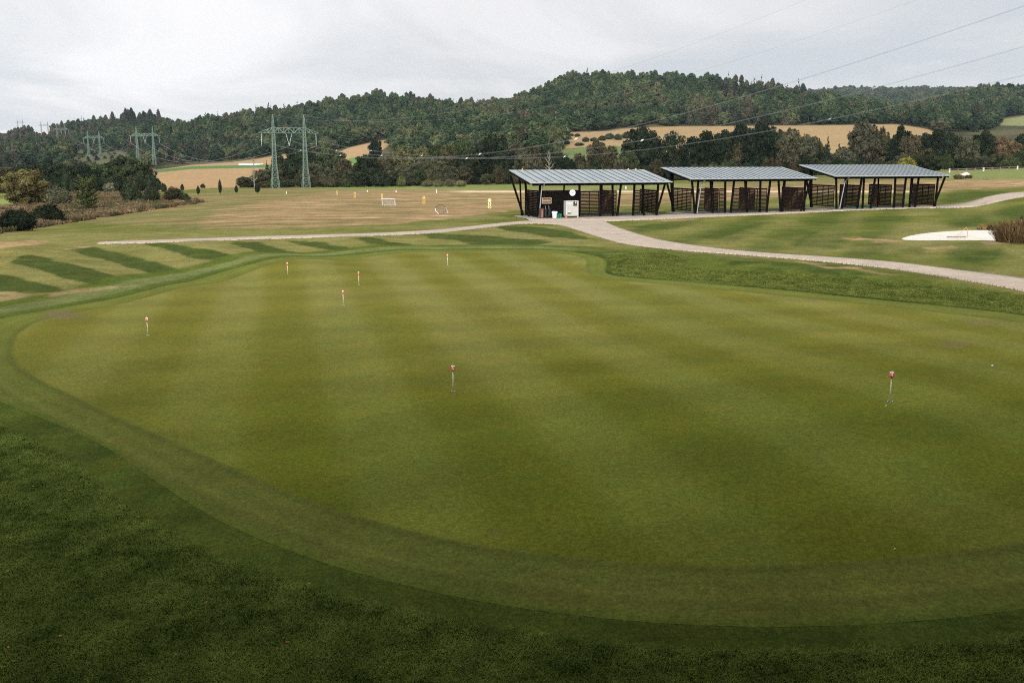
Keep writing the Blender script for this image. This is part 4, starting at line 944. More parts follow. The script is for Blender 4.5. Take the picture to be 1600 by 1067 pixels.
    # longer grass on the bank beyond the green
    n = 190000; u = r.random(n); cx = np.interp(u, [0, .35, .7, 1], [7, 14, 22, 33]); cy = np.interp(u, [0, .35, .7, 1], [58, 51, 43.5, 37]); X = cx+r.normal(0, 2.2, n); Y = cy+r.normal(0, 2.2, n)
    d = -sdist(X, Y, GW); s = (d > .35)&(d < 5)
    for w in PATHS: s &= sdist(X, Y, w[::4]) < -.15
    s &= r.random(n) < np.clip(1.25-d*.28, 0, 1)*(.25+1.1*vnoise(X*.6, Y*.6, 19)); X, Y = X[s], Y[s]; m_ = len(X); sc1 = r.uniform(.6, 1.15, m_); P = np.stack([X, Y, zf(X, Y)], 1)
    scatter('grass', P, r.integers(0, 5, m_), np.stack([sc1, sc1, sc1*.8], 1), np.stack([r.normal(0, .12, m_), r.normal(0, .12, m_), r.uniform(0, 6.28, m_)], 1), 'longer green grass on the bank between putting green and path', g3, 'grass')
build_grass()

# ------------------------------------------------------------------ putting green flags
def text_mesh(s, size, mat, extrude=.002, name='digit'):
    c = bpy.data.curves.new(name, 'FONT'); c.body = s; c.size = size; c.align_x = 'CENTER'; c.align_y = 'CENTER'; c.extrude = extrude; c.resolution_u = 3; c.offset = size*.02
    o = bpy.data.objects.new('tmp', c); COL.objects.link(o); dg = bpy.context.evaluated_depsgraph_get(); dg.update()
    me = bpy.data.meshes.new_from_object(o.evaluated_get(dg)); me.materials.clear(); me.materials.append(mat); bpy.data.objects.remove(o); me.name = name; return me
pole_me = MB().tube([(0, 0, -.02), (0, 0, .48)], .010, 10).tube([(0, 0, .58), (0, 0, .64)], .006, 8).me('pole', M['pole'], True)
cap_me = MB().lathe([(.0, .606), (.036, .604), (.043, .595), (.052, .515), (.052, .506), (.030, .500), (0, .5)], seg=24).me('number_cap', M['red'], True)
collar_me = MB().lathe([(.0, .502), (.016, .502), (.014, .478), (0, .478)], seg=12).me('collar', M['black'])
rim_me = MB().lathe([(.034, .6045), (.038, .6062), (.0435, .598), (.044, .595), (.042, .595)], seg=24).me('white_rim', M['white'], True)
liner_me = MB().lathe([(.054, -.03), (.054, .007), (.047, .007), (.047, -.03)], seg=28).me('cup_liner', M['white'])
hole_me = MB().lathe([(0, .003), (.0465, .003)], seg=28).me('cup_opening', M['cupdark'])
shad_me = MB().lathe([(.0555, .0035), (.066, .0045), (.066, .002)], seg=28).me('cup_edge_shade', M['cupdark'])
FL = [(708, 611.5, 570, '5', 'red capped putting flag numbered 5 in the middle of the green'), (1390.5, 627, 579.5, '4', 'red capped putting flag numbered 4 at the right, nearest the camera'), (231, 524, 495.5, None, 'red and white capped putting flag at the left of the green'),
      (449.5, 428.5, 410, None, 'putting flag farthest left at the back edge of the green'), (560.8, 445, 424.5, None, 'putting flag at the back, right of the close pair'), (536.5, 477, 453.5, None, 'putting flag at the back, left and nearer of the close pair'), (699.3, 414.5, 397, None, 'farthest putting flag near the top edge of the green')]
for i, (px, py, top, dg_, lab) in enumerate(FL):
    p = g1(px, py); e_ = empty('putting_flag', p); s = (float(zpx(p.y, top))-p.z)/.63
    e_.scale = (max(.95, min(1.25, s)),)*2+(s,); props(e_, lab, 'golf flag', 'numbered flags on the putting green')
    obj('pole', pole_me, e_); c = obj('number_cap', cap_me, e_); obj('collar', collar_me, e_); obj('white_rim', rim_me, c)
    obj('cup_liner', liner_me, e_); obj('cup_opening', hole_me, e_); obj('cup_edge_shade', shad_me, e_)
    if dg_:
        t_ = obj('digit', text_mesh(dg_, .098, M['white'], .004), c); t_.location = (0, -.053, .555); t_.rotation_euler = (pi/2-.13, 0, 0); t_.scale = (1, 1, 1)
    elif i == 2:
        for sx in (-1, 1): b_ = MB().box((sx*.025, -.040, .553), (.016, .014, .085)).build('white_stripe', M['white'], c)
    else:
        MB().box((.004*(-1)**i, -.046, .558), (.018, .010, .05)).build('white_mark', M['white'], c)
    e_.rotation_euler = (0, 0, math.atan2(-p.x, p.y)*1.0)
ball_me = MB().lathe([(.0213*sin(a), .0213-.0213*cos(a)) for a in np.linspace(0, pi, 9)], seg=14).me('golf_ball', M['white'], True)
for px, py, lab in [(1550.5, 573, 'white golf ball on the green near the right frame edge'), (1398, 859, 'white golf ball low on the right of the green'), (1384.5, 635, 'small pale ball just below the flag numbered 4')]:
    props(obj('golf_ball', ball_me, None, g1(px, py)+Vector((0, 0, .002))), lab, 'golf ball', 'golf balls on the green')
for i_, o_ in enumerate([o for o in COL.objects if o.name.startswith('golf_ball')]): o_.scale = ((1.15, .6, .7)[i_],)*3
rl = random.Random(4); leaf_me = MB(); leaf_me.v = [(0, -.04, .012), (.028, -.01, .022), (.018, .03, .014), (0, .045, .026), (-.02, .028, .014), (-.028, -.01, .02), (0, 0, .008)]; leaf_me.f = [[6, 0, 1], [6, 1, 2], [6, 2, 3], [6, 3, 4], [6, 4, 5], [6, 5, 0]]; leaf_me = leaf_me.me('fallen_leaf', M['leafred'])
for px, py, lab in [(109, 770, 'orange fallen leaf in the rough, highest of the pair at left'), (17, 845, 'red fallen leaf in the rough by the left frame edge'), (13, 897, 'pale fallen leaf in the rough by the left frame edge'), (95, 999, 'orange fallen leaf in the lower left rough'), (14, 1017, 'red fallen leaf in the bottom left corner'),
                    (323, 946, 'orange fallen leaf in the dark rough left of centre'), (483, 917, 'pale fallen leaf lying on the edge of the dark rough'), (449, 1009, 'pale fallen leaf in the bottom dark rough'), (52, 764, 'reddish fallen leaf left of the orange one'), (216, 812, 'small fallen leaf between rough and fringe')]:
    o = obj('fallen_leaf', leaf_me, None, g1(px, py)+Vector((0, 0, .045 if py > 740 else .01)), rl.random()*6); o.scale = (.62,)*3; props(o, lab, 'leaf', 'fallen leaves in the rough')

# ------------------------------------------------------------------ driving range shelters
def hit(px, py, off=0.0):                     # pixel -> (u along the row, height) on an upright plane of the row
    k = float(kk(py)); ry = CP+k*SP; rx = (px-800)/F/ry; rz = (-SP+k*CP)/ry; d2 = np.array([rx, 1.0]); t = ((A0@NV)+off)/(d2@NV)
    return float((d2*t-A0)@DV), CAMH+rz*t
def build_shelter(idx, f0, f1, b0, b1, zb, posts, vlean, gaps, screens, parts, endwall, pipe, label):
    OF, OB = -.75, 6.4
    u0, z0 = hit(*f0, OF); u1, z1 = hit(*f1, OF); ub, zb0 = hit(*b0, OB); ub1, zb1 = hit(*b1, OB); ze = (z0+z1)/2; zr = (zb0+zb1)/2
    print('shelter', idx, 'u', round(u0, 2), round(u1, 2), 'back', round(ub, 2), round(ub1, 2), 'eave', round(z0, 2), round(z1, 2), 'ridge', round(zb0, 2), round(zb1, 2))
    o3 = A0+DV*u0; root = empty('range_shelter', (o3[0], o3[1], zb), TH); props(root, label, 'shelter', 'driving range shelters')
    W = u1-u0; ez, rz_ = ze-zb, zr-zb; sl = (rz_-ez)/(OB-OF)
    def zr_at(y): return ez+(y-OF)*sl
    # roof: sloping deck with standing seams
    mb = MB(); n0 = 0; th = .07
    for z_ in (0, -th):
        for x_, y_ in ((0, OF), (W, OF), (W, OB), (0, OB)): mb.v.append((x_, y_, zr_at(y_)+z_))
    mb.f += [[0, 1, 2, 3], [7, 6, 5, 4], [0, 4, 5, 1], [1, 5, 6, 2], [2, 6, 7, 3], [3, 7, 4, 0]]
    roof = mb.build('roof', M['roof'], root); ns = {0: 19, 1: 24, 2: 27}[idx]; sm = MB()
    for i in range(1, ns): x = W*i/ns; sm.bar((x, OF+.01, zr_at(OF)+.03), (x, OB-.01, zr_at(OB)+.03), .034, .06)
    sm.build('seams', M['seam'], roof)
    fb = MB(); 
    for x in (.06, W-.06): fb.bar((x, OF+.1, zr_at(OF)-.17), (x, OB-.05, zr_at(OB)-.17), .06, .2)
    fb.bar((.1, OB-.06, zr_at(OB)-.17), (W-.1, OB-.06, zr_at(OB)-.17), .06, .2); fb.build('fascia', M['dark_wood'], root)
    MB().tube([(-.02, OF-.07, ez-.05), (W+.02, OF-.07, ez-.05)], .075, 8).build('gutter', M['steel'], root)
    raf = MB()
    for i in range(int(W/1.3)+1): x = .5+(W-1)*i/int(W/1.3); raf.bar((x, OF+.1, zr_at(OF)-.16), (x, OB-.1, zr_at(OB)-.16), .08, .16)
    raf.build('rafters', M['dark_wood'], root)
    for y in (0.0, 4.7): MB().box((W/2, y, zr_at(y)-.36), (W-1.0, .12, .24)).build('beam', M['dark_wood'], root)
    MB().box((W/2, 2.4, -.02), (W-.5, 5.6, .12)).build('floor_slab', M['concrete'], root)
    def ux(px, py, off=0.0): return hit(px, py, off)[0]-u0
    for (pt, pb) in posts:
        xt, xb = ux(pt, 287), ux(pb, 335); p_ = MB().bar((xt, 0, zr_at(0)-.3), (xb, 0, .12), .20, .16).build('post', M['dark_wood'], root)
        MB().box((xb, 0, .1), (.2, .14, .1)).build('post_shoe', M['shoe'], p_)
    # back row posts, sloping like the front ones
    for i, x in enumerate(np.linspace(.9, W-.9, 4)):
        MB().bar((x+(.2 if i % 2 else -.2), 4.7, zr_at(4.7)-.4), (x, 4.7, .05), .14, .14).build('post', M['dark_wood'], root)
    for (a, b, y0, y1) in endwall:             # raking struts of the gable
        MB().bar((a, y0, zr_at(y0)-.3), (b, y1, .1), .2, .18).build('post', M['dark_wood'], root)
    HT = 2.72
    def screen(xa, xb, ya, yb, name='slatted_screen', gap=.15, slat=.108, z0=.42, z1=HT):
        m_ = MB(); z = z0
        while z < z1: m_.bar((xa, ya, z), (xb, yb, z), .025, slat); z += gap
        Ln = math.hypot(xb-xa, yb-ya); k = max(1, round(Ln/1.1))
        for i in range(k+1): x_, y_ = xa+(xb-xa)*i/k, ya+(yb-ya)*i/k; m_.bar((x_, y_+.03, z0-.06), (x_, y_+.03, z1+.03), .07)
        m_.bar((xa, ya+.005, z1+.03), (xb, yb+.005, z1+.03), .06); m_.bar((xa, ya+.005, z0-.06), (xb, yb+.005, z0-.06), .06)
        return m_.build(name, M['slat'], root)
    for (pa, pb) in screens: xa, xb = ux(pa, 315), ux(pb, 315); screen(xa, xb, .0, .0)
    for px_, dp in parts: x_ = ux(px_, 320); screen(x_, x_, .15, dp, 'divider', .16, .145)
    if idx: screen(.75, .75, .2, 4.5, 'end_screen', .16, .12)
    x = ux(pipe[0], 287); xb = ux(pipe[1], 338)
    MB().tube([(x+.05, OF-.05, ez-.1), (x, -.45, ez-.42), (x-.08, -.2, ez-.6), (xb, -.2, .12)], .055, 8).build('downpipe', M['steel'], root)
    return root, W, u0, zr_at, ux
M['seam'] = simple('roof_seam', (.085, .095, .10), .6, .2, .1)
# post lists: (top px, bottom px)
s1, W1, u01, zr1, ux1 = build_shelter(0, (828, 286.4), (1050, 282.9), (794, 267.1), (1009, 263.6), 0.03,
    [(844, 841), (905.5, 905), (938.5, 938), (957, 958), (970.5, 964.5), (991.5, 989), (1004, 1006), (1028.5, 1026), (1039.5, 1025)], 0, 0,
    [(907, 963), (990, 1000)], [(957, 3.2), (1026, 4.2)], [(-.35, 1.1, 4.7, 4.7), (.5, .9, 2.3, 2.3)], (846.5, 841.5), 'left range shelter with black plank wall, clock and ball machine')
s2, W2, u02, zr2, ux2 = build_shelter(1, (1078, 281.3), (1277, 276.3), (1033.5, 262.8), (1230, 259.8), .15,
    [(1081, 1085.5), (1091, 1087), (1110, 1113.5), (1133, 1133), (1147, 1141.5), (1164, 1167), (1188, 1187), (1203.5, 1197.5), (1216, 1219.5), (1226, 1222), (1258, 1256), (1267, 1251)], 0, 0,
    [(1092, 1112), (1124, 1132), (1144, 1166), (1168, 1198), (1222, 1256)], [(1123, 3.2), (1180, 3.4), (1255, 4.4)], [(-.35, 1.0, 4.7, 4.7), (.35, .7, 4.5, 4.5)], (1095.5, 1087.5), 'middle range shelter with brown slatted screens and pale downpipe')
s3, W3, u03, zr3, ux3 = build_shelter(2, (1304, 277.4), (1484.5, 271.9), (1251, 259), (1431, 256), .38,
    [(1306, 1306.5), (1321, 1315), (1346, 1339), (1349.5, 1347), (1367, 1359.5), (1398.5, 1396), (1415, 1409.5), (1424, 1420), (1435, 1428.5), (1465, 1460), (1476, 1457.5)], 0, 0,
    [(1313, 1321), (1363, 1370), (1396, 1413), (1426, 1433)], [(1343, 3.8), (1393, 4.2), (1460, 4.2)], [(-.35, 1.0, 4.7, 4.7), (.35, .7, 4.5, 4.5)], (1319.5, 1309.5), 'right range shelter with brown slatted screens and leaning black posts')
def in_s1(px, py, off=0.0): u, z = hit(px, py, off); return (u-u01, off, z)
# black plank wall of the left shelter
mb = MB(); xa, xb = in_s1(844, 320)[0], in_s1(904, 320)[0]; z = .14
while z < 2.70: mb.box(((xa+xb)/2, .06, z+.08), (xb-xa, .05, .168)); z += .17
mb.build('plank_wall', M['dark_wood'], s1)
mb = MB(); z = .14
while z < 2.70: mb.box((xa-.05, 2.5, z+.08), (.05, 4.5, .155)); z += .17
for y in (.6, 2.0, 3.4, 4.6): mb.box((xa-.1, y, 1.4), (.06, .10, 2.7))
mb.build('end_plank_wall', M['dark_wood'], s1)
def onto(x, y, z): v = s1.matrix_basis @ Vector((x, y, z)); return v
def local(px, py, off): x, y, z = in_s1(px, py, off); return x, y, z
# clock
x, y, z = local(894.6, 301.8, -.08); ck = empty('wall_clock', onto(x, -.06, z), TH); props(ck, 'round white clock on the black wall of the left shelter', 'clock')
def disc(r0, r1, y0, y1, seg=28):
    m_ = MB().lathe([(0, 0), (r1, 0), (r1, .03), (r0, .045), (0, .045)], seg=seg); m_.v = [(a, -c, b) for a, b, c in m_.v]; return m_
disc(.30, .33, 0, 0).build('clock_case', M['white'], ck)
f_ = MB(); 
for k in range(12): a = k*pi/6; f_.bar((.22*cos(a), -.05, .22*sin(a)), (.26*cos(a), -.05, .26*sin(a)), .022)
f_.build('hour_marks', M['steel'], ck)
MB().bar((0, -.055, 0), (.08, -.055, .10), .03).bar((0, -.055, 0), (-.10, -.055, -.05), .022).bar((0, -.055, 0), (.03, -.055, .1), .02).build('clock_hands', M['black'], ck)
# notice board
x, y, z = local(854, 314.3, -.08); nb = empty('notice_board', onto(x, -.07, z), TH); props(nb, 'pale wood framed notice board on the black wall', 'notice board')
MB().box((0, 0, 0), (.98, .03, .54)).build('backing', M['black'], nb)
fm = MB(); fm.box((0, -.03, .26), (1.04, .05, .07)).box((0, -.03, -.26), (1.04, .05, .07)).box((-.485, -.03, 0), (.07, .048, .45)).box((.485, -.03, 0), (.07, .048, .45)); fm.build('frame', M['pine'], nb)
pm = MB().box((0, -.025, 0), (.78, .012, .20)); pm.build('notice', M['terracotta2'] if 'terracotta2' in M else M['pine'], nb)
lm = MB(); rr = random.Random(2)
for j in range(4):
    xx = -.36
    while xx < .34: w_ = rr.uniform(.03, .08); lm.box((xx+w_/2, -.034, .07-.045*j), (w_, .004, .018)); xx += w_+.02
lm.build('notice_print', M['brown'], nb)
# ball dispenser
xl, _, zl = local(883, 340.5, -.55); xr, _, zt = local(902.5, 314.2, -.55); Wd = xr-xl; bd = empty('ball_dispenser', onto((xl+xr)/2, -.45, .06), TH); props(bd, 'grey white driving range ball dispenser on legs beside the screen', 'ball dispenser')
Hd = zt-.06; MB().box((0, 0, Hd/2+.09), (Wd, .7, Hd-.18)).build('cabinet', simple('pale_grey_steel', (.42, .41, .36), .5, var=.06), bd)
MB().box((-Wd/2+.04, -.36, Hd/2), (.05, .03, Hd)).box((Wd/2-.04, -.36, Hd/2), (.05, .03, Hd)).box((0, -.36, Hd-.03), (Wd-.13, .03, .05)).build('door_frame', M['offwhite'], bd)
MB().box((Wd*.23, -.37, Hd-.30), (Wd*.30, .03, .42)).build('coin_panel', M['screenbrown'], bd)
MB().box((Wd*.27, -.392, Hd-.2), (.08, .012, .16)).build('price_card', M['white'], bd)
lt = MB(); xx = -Wd*.40
for w_ in (.09, .07, .10, .05, .08, .09): lt.box((xx+w_/2, -.358, Hd-.26), (w_, .012, .11)); xx += w_+.025
lt.build('lettering', M['cyan'], bd)
MB().lathe([(.04, 0), (.13, .03), (.12, .12), (.05, .16), (0, .16)], (-Wd*.25, -.42, .52), 14).build('ball_chute', M['white'], bd, smooth_=True)
MB().box((-Wd*.25, -.40, .49), (.30, .12, .05)).build('basket_shelf', M['black'], bd)
for sx in (-1, 1): MB().box((sx*(Wd/2-.06), -.30, .05), (.08, .08, .1)).build('leg', M['white'], bd)
x, _, _ = local(884.5, 338, -.9); props(MB().lathe([(.09, 0), (.12, .22), (.13, .30), (.10, .30), (0, .28)], seg=14).build('plant_pot', M['terracotta'], None, onto(x, -.98, .06)), 'small terracotta pot at the foot of the ball dispenser', 'pot')
# litter bin
x, _, _ = local(866.2, 338, -.5); b = empty('litter_bin', onto(x, -.55, .06), TH); props(b, 'white litter bin with rimmed lid against the black wall', 'bin')
MB().lathe([(0, 0), (.21, 0), (.26, .52), (.24, .52), (0, .5)], seg=20).build('bin_body', M['white'], b, smooth_=False)
MB().lathe([(0, .52), (.31, .52), (.31, .60), (.27, .66), (0, .69)], seg=20).build('lid', M['white'], b)
for k, (pxx, lab) in enumerate([(871.8, 'green bucket next to the white bin'), (875.6, 'green bucket farther right from the white bin')]):
    x, _, _ = local(pxx, 338, -.4); bb = empty('ball_bucket', onto(x, -.4, .06), TH); props(bb, lab, 'bucket', 'green ball buckets')
    MB().lathe([(0, 0), (.12, 0), (.16, .40), (.14, .40), (.11, .03)], seg=16).build('bucket', M['teal'], bb)
    MB().tube([(.15*cos(a), 0, .40+.13*sin(a)) for a in np.linspace(0, pi, 9)], .010, 5).build('handle', M['black'], bb)
# brown cupboard, brooms, trolleys
x, _, _ = local(846.6, 338, -.5); cb = empty('cupboard', onto(x, -.32, .06), TH); props(cb, 'tall brown cupboard behind the downpipe', 'cupboard')
MB().box((0, 0, .5), (.42, .35, 1.0)).build('cupboard_body', M['brown'], cb); MB().box((.02, -.185, .46), (.07, .02, .78)).build('pale_strip', M['pine'], cb)
for k, (pxx, lab) in enumerate([(852, 'dark golf trolley next to the brown cupboard'), (857.5, 'dark golf trolley nearer the white bin')]):
    x, _, _ = local(pxx, 338, -.4); tr = empty('golf_trolley', onto(x, -.45, .06), TH+.2); props(tr, lab, 'golf trolley', 'golf trolleys')
    MB().tube([(0, .1, .15), (0, -.05, .75), (0, .05, 1.25)], .022, 6).build('frame', M['steel'], tr)
    MB().lathe([(0, 0), (.14, .0), (.15, .7), (.12, .74), (0, .72)], (0, -.06, .22), 12).build('bag', M['black'], tr)
    for sx in (-1, 1):
        wh = MB().lathe([(0, -.02), (.13, -.02), (.14, 0), (.13, .02), (0, .02)], seg=16); wh.v = [(c_+sx*.22, a_+.05, b_+.14) for a_, b_, c_ in wh.v]; w_o = wh.build('wheel', M['black'], tr)
        hb = MB().lathe([(0, -.025), (.04, -.025), (.04, .025), (0, .025)], seg=10); hb.v = [(c_+sx*.225, a_+.05, b_+.14) for a_, b_, c_ in hb.v]; hb.build('hub', M['steel'], w_o)
# roof edge markers
for px_, lab in [(816, 'tiny orange marker on the top edge of the left roof, left one'), (981.5, 'tiny orange marker on the top edge of the left roof, middle one'), (993, 'tiny orange marker on the top edge of the left roof, right one')]:
    u, z = hit(px_, 265.5, 6.35); props(MB().lathe([(0, 0), (.07, .02), (.09, .08), (.05, .15), (0, .17)], seg=12).build('roof_marker', M['orange'], None, onto(u-u01, 6.3, zr1(6.3)-.02)), lab, 'marker', 'orange markers on the roof edge')
# hitting mats behind the shelters
for root, W_, u_ , lab in ((s1, W1, u01, 'left'), (s2, W2, u02, 'middle'), (s3, W3, u03, 'right')):
    m_ = MB().box((0, 0, .03), (W_*.62, 1.4, .05)).build('hitting_mat', M['mat'], None, root.matrix_basis @ Vector((W_*.62, 3.9, .05)), TH); props(m_, f'dark teal hitting mat strip under the {lab} shelter', 'mat', 'hitting mats')
    MB().box((0, -.74, .035), (W_*.62, .06, .06)).build('mat_edge', M['teal'], m_)

# ------------------------------------------------------------------ range furniture
def base(px, py): return g1(px, py)
def sign(px, py, hpx, digits, lab, pale=False):
    p = base(px, py); s = hpx/F*p.y; e_ = empty('distance_sign', p, math.atan2(-p.x, p.y)*.8); props(e_, lab, 'distance sign', 'yellow distance signs on the range')
    n = 3; r = s/(2*n)*1.08; mb = MB()
    for i in range(n):
        zc = s-(i+.5)*s/n; m_ = MB().lathe([(0, 0), (r*1.0, 0), (r*1.0, .05), (0, .05)], seg=18); m_.v = [(a, -c, b*1.0+zc) for a, b, c in m_.v]; n0 = len(mb.v); mb.v += [(a, b+i*.001, c) for a, b, c in m_.v]; mb.f += [[q+n0 for q in f] for f in m_.f]
    mb.build('panel', M['paleyellow'] if pale else M['yellow'], e_); MB().box((0, .03, s*.3), (.06, .05, s*.62)).build('stake', M['fence'], e_)
    for i, ch in enumerate(digits):
        zc = s-(i+.5+(n-len(digits)))*s/n; t_ = obj('digit', text_mesh(ch, r*1.9, M['black'], .004), e_); t_.location = (0, -.058, zc); t_.rotation_euler = (pi/2, 0, 0); t_.scale = (1.15, 1, 1)
sign(765, 326, 15, '50', 'pale yellow distance sign reading 50, nearest the left shelter', True)
sign(662.5, 319.5, 12.5, '100', 'yellow distance sign reading 100 between goal and round net')
sign(597, 312, 9, '150', 'yellow distance sign directly behind the goal net')
sign(554.5, 309.5, 9, '200', 'yellow distance sign, second from the left')
sign(526.5, 305, 7, '250', 'yellow distance sign, farthest left and smallest')
# goal net
p = base(607.5, 320.5); gn = empty('practice_goal', p, .0); props(gn, 'white rectangular practice goal net on the dry range', 'goal'); gw, gh = 20/F*p.y, 9.5/F*p.y
fr = MB().tube([(-gw/2, 0, 0), (-gw/2-.05, 0, gh), (gw/2-.15, 0, gh), (gw/2, 0, 0)], .05, 6).tube([(-gw/2, 0, 0), (-gw/2+.1, .9, 0), (gw/2+.1, .9, 0), (gw/2, 0, 0)], .04, 6); fr.build('frame', M['net'], gn)
nm = MB()
for i in range(15): x = -gw/2+gw*i/14; nm.bar((x, .02, gh), (x+.02, .85, .02), .014)
for j in range(9): z = gh*j/8; yv = .85*(1-j/8)+.02; nm.bar((-gw/2, yv, z), (gw/2, yv, z), .014)
nm.build('net', M['net'], gn)
# round chipping net
p = base(688.5, 334); cn = empty('chipping_net', p, .15); props(cn, 'round chipping net with dark rim standing on the range', 'net'); R = 8.0/F*p.y
ring = [(R*cos(a), .15*sin(a), R*.92+R*.86*sin(a)) for a in np.linspace(0, 2*pi, 25)]
MB().tube(ring, .05, 6, False).build('hoop', simple('dark_hoop', (.11, .095, .085), .6, var=.2), cn)
MB().tube([(-R*.98, 0, R), (-R*1.02, -.1, R*.55), (-R*.4, -.25, 0)], .04, 6).tube([(R*.95, 0, R*1.1), (R*1.25, .1, R*.6), (R*1.45, .2, 0)], .04, 6).tube([(-R*.4, -.25, .02), (-R*.1, .5, .02)], .03, 5).build('legs', M['net'], cn)
nm = MB()
for i in range(-4, 5):
    x = R*i/5; hh = math.sqrt(max(0, R*R-x*x))*.9; nm.tube([(x, .12, R*.92+hh), (x*.8, .45, R*.8), (x, .0, R*.92-hh)], .010, 4)
nm.build('net', simple('brown_net', (.16, .12, .09), .9, var=.2), cn)
for px_, py_, h_, lab in [(682.3, 301.5, 4.5, 'short white post on the far side of the range, right of the goal'), (574, 300, 2.5, 'tiny white marker at the back of the range'), (619, 300.5, 3, 'small white marker behind the goal'), (447.5, 303, 3, 'small white marker right of the big pylon foot'), (978, 296, 5, 'white marker post seen through the right end of the left shelter')]:
    p = base(px_, py_); s = h_/F*p.y; props(MB().lathe([(.0, 0), (.10, 0), (.09, s*.8), (.05, s), (0, s)], seg=10).build('marker_post', M['white'], None, p), lab, 'marker post', 'white marker posts on the range')
# bird box sign at the left wood
p = base(24.5, 320); bs = empty('nest_box', p); props(bs, 'white nest box on a post in front of the olive willow', 'nest box'); s = 12/F*p.y
MB().tube([(0, 0, 0), (0, 0, s*.7)], .05, 6).build('post', M['bark'], bs); MB().box((0, 0, s*.72), (.35, .3, .42)).build('box', M['fencewhite'], bs); MB().box((0, -.03, s*.72+.25), (.46, .42, .06)).build('roof', M['pine'], bs)

# ------------------------------------------------------------------ bunker dressing
c = g1(1596, 372); hb_ = tree('bush', 1600, 0, 340, 74, (.105, .082, .040), 'bushy clump of brown heather at the right end of the bunker', 'bush', base=377)
tk = obj('stalks', mesh_np('stalks', *tussock(77, 2600, 1.0, .5, .0035), M['leaf']), hb_); tk.scale = (4.4, 4.4, 1.75); tk.color = (.16, .105, .05, 1)
weed(1594, 366, 333, 7, (.05, .04, .025), 'dark upright weed spike rising from the heather clump', 'weeds', None, 'weed_spike')
weed(1535, 358, 350, 17, (.25, .155, .065), 'tan overhanging grass tuft on the back lip of the bunker', 'grass', 'bunker lip tufts', 'grass_tuft')
weed(1553, 358, 351, 24, (.05, .045, .022), 'dark grass tuft on the bunker lip beside the tan tuft', 'grass', 'bunker lip tufts', 'grass_tuft')
a, b = g1(1489, 367.5), g1(1510, 360); a.z = float(zf(a.x, a.y))-.18; b.z = float(zf(b.x, b.y))+.25
rk = empty('bunker_rake', a); props(rk, 'rake lying in the white sand of the bunker', 'rake')
MB().tube([(.25, 0, .05), tuple(b-a)], .018, 6).build('handle', M['pine'], rk)
hd = MB().bar((-.45, -.02, .05), (1.0, .02, .05), .07)
for i in range(9): hd.bar((-.4+i*.16, -.02, .05), (-.4+i*.16, -.06, -.03), .018)
hd.build('rake_head', M['fence'], rk)
p = g1(1511.5, 366.5); props(MB().tube([(0, 0, -.25), (0, 0, .42)], .03, 6).build('bunker_stake', M['pine'], None, p), 'short thin stake standing in the bunker sand by the rake', 'stake')
# rock and fence on the right
p = g1(1507, 276); rb = np.random.default_rng(8); V = rnd_dirs(rb, 90, 0); 
import bmesh
bm = bmesh.new(); bmesh.ops.create_icosphere(bm, subdivisions=3, radius=1.0)
for v in bm.verts:
    c_ = v.co; k = 1+.18*math.sin(c_.x*3+1)*math.cos(c_.y*4)+.10*math.sin(c_.z*7+c_.x*5); v.co = Vector((c_.x*1.15*k, c_.y*.8*k, max(-.3, c_.z*.75*k)))
me = bpy.data.meshes.new('rock'); bm.to_mesh(me); bm.free(); me.materials.append(M['rock']); s = 16/F*p.y/2
ro = obj('rock', me, None, p); ro.scale = (s, s, s*.9); props(ro, 'pale pinkish boulder in weeds on the far side of the range', 'rock')
weed(1498, 280, 272, 16, (.13, .105, .06), 'dry weeds at the left of the pale boulder', 'weeds', 'weeds round the boulder', 'weed_clump')
weed(1513, 279, 272.5, 12, (.12, .10, .055), 'dry weeds at the right of the pale boulder', 'weeds', 'weeds round the boulder', 'weed_clump')
def rail_fence():
    pts = []; 
    for i, px_ in enumerate(np.arange(1470, 1720, 13.3)): pts.append((px_, np.interp(px_, [1470, 1600, 1720], [270.4, 264.6, 260])))
    e0 = g1(*pts[0]); f = empty('rail_fence', e0); props(f, 'low post and rail fence along the far side of the range, right', 'fence')
    P = [g1(*p)-e0 for p in pts]
    for i, q in enumerate(P):
        wt = (i % 4 == 1); MB().box((q.x, q.y, q.z+.38), (.27 if wt else .22, .22, .9 if wt else .8)).build('post', M['fencewhite'] if wt else M['fence'], f)
    for z_ in (.68, .32):
        m_ = MB()
        for a_, b_ in zip(P[:-1], P[1:]): m_.bar(a_+Vector((0, -.15, z_)), b_+Vector((0, -.15, z_)), .05, .11)
        m_.build('rail', M['fence'], f)
rail_fence()
p = g1(393, 258.5); q = g1(413, 257); tn = empty('polytunnel', p); tn.rotation_euler = (0, 0, 0); props(tn, 'long pale blue white polytunnel at the edge of the far green strip', 'polytunnel')
mb = MB(); ln = 38/F*p.y
for i, x in enumerate(np.linspace(-ln/2, ln/2, 14)):
    for k in range(7): a_ = pi*k/6; mb.v.append((x, 1.6*cos(a_), 1.0*sin(a_)))
for i in range(13):
    for k in range(6): b_ = i*7+k; mb.f.append([b_, b_+1, b_+8, b_+7])
mb.f += [list(range(7)), list(range(91, 98))[::-1]]; mb.build('cover', simple('tunnel_film', (.40, .53, .56), .4, var=.08), tn)
hp = MB()
for x in np.linspace(-ln/2, ln/2, 9): hp.tube([(x, 1.63*cos(a_), 1.03*sin(a_)) for a_ in np.linspace(0, pi, 9)], .05, 5)
hp.build('hoops', M['steel'], tn)

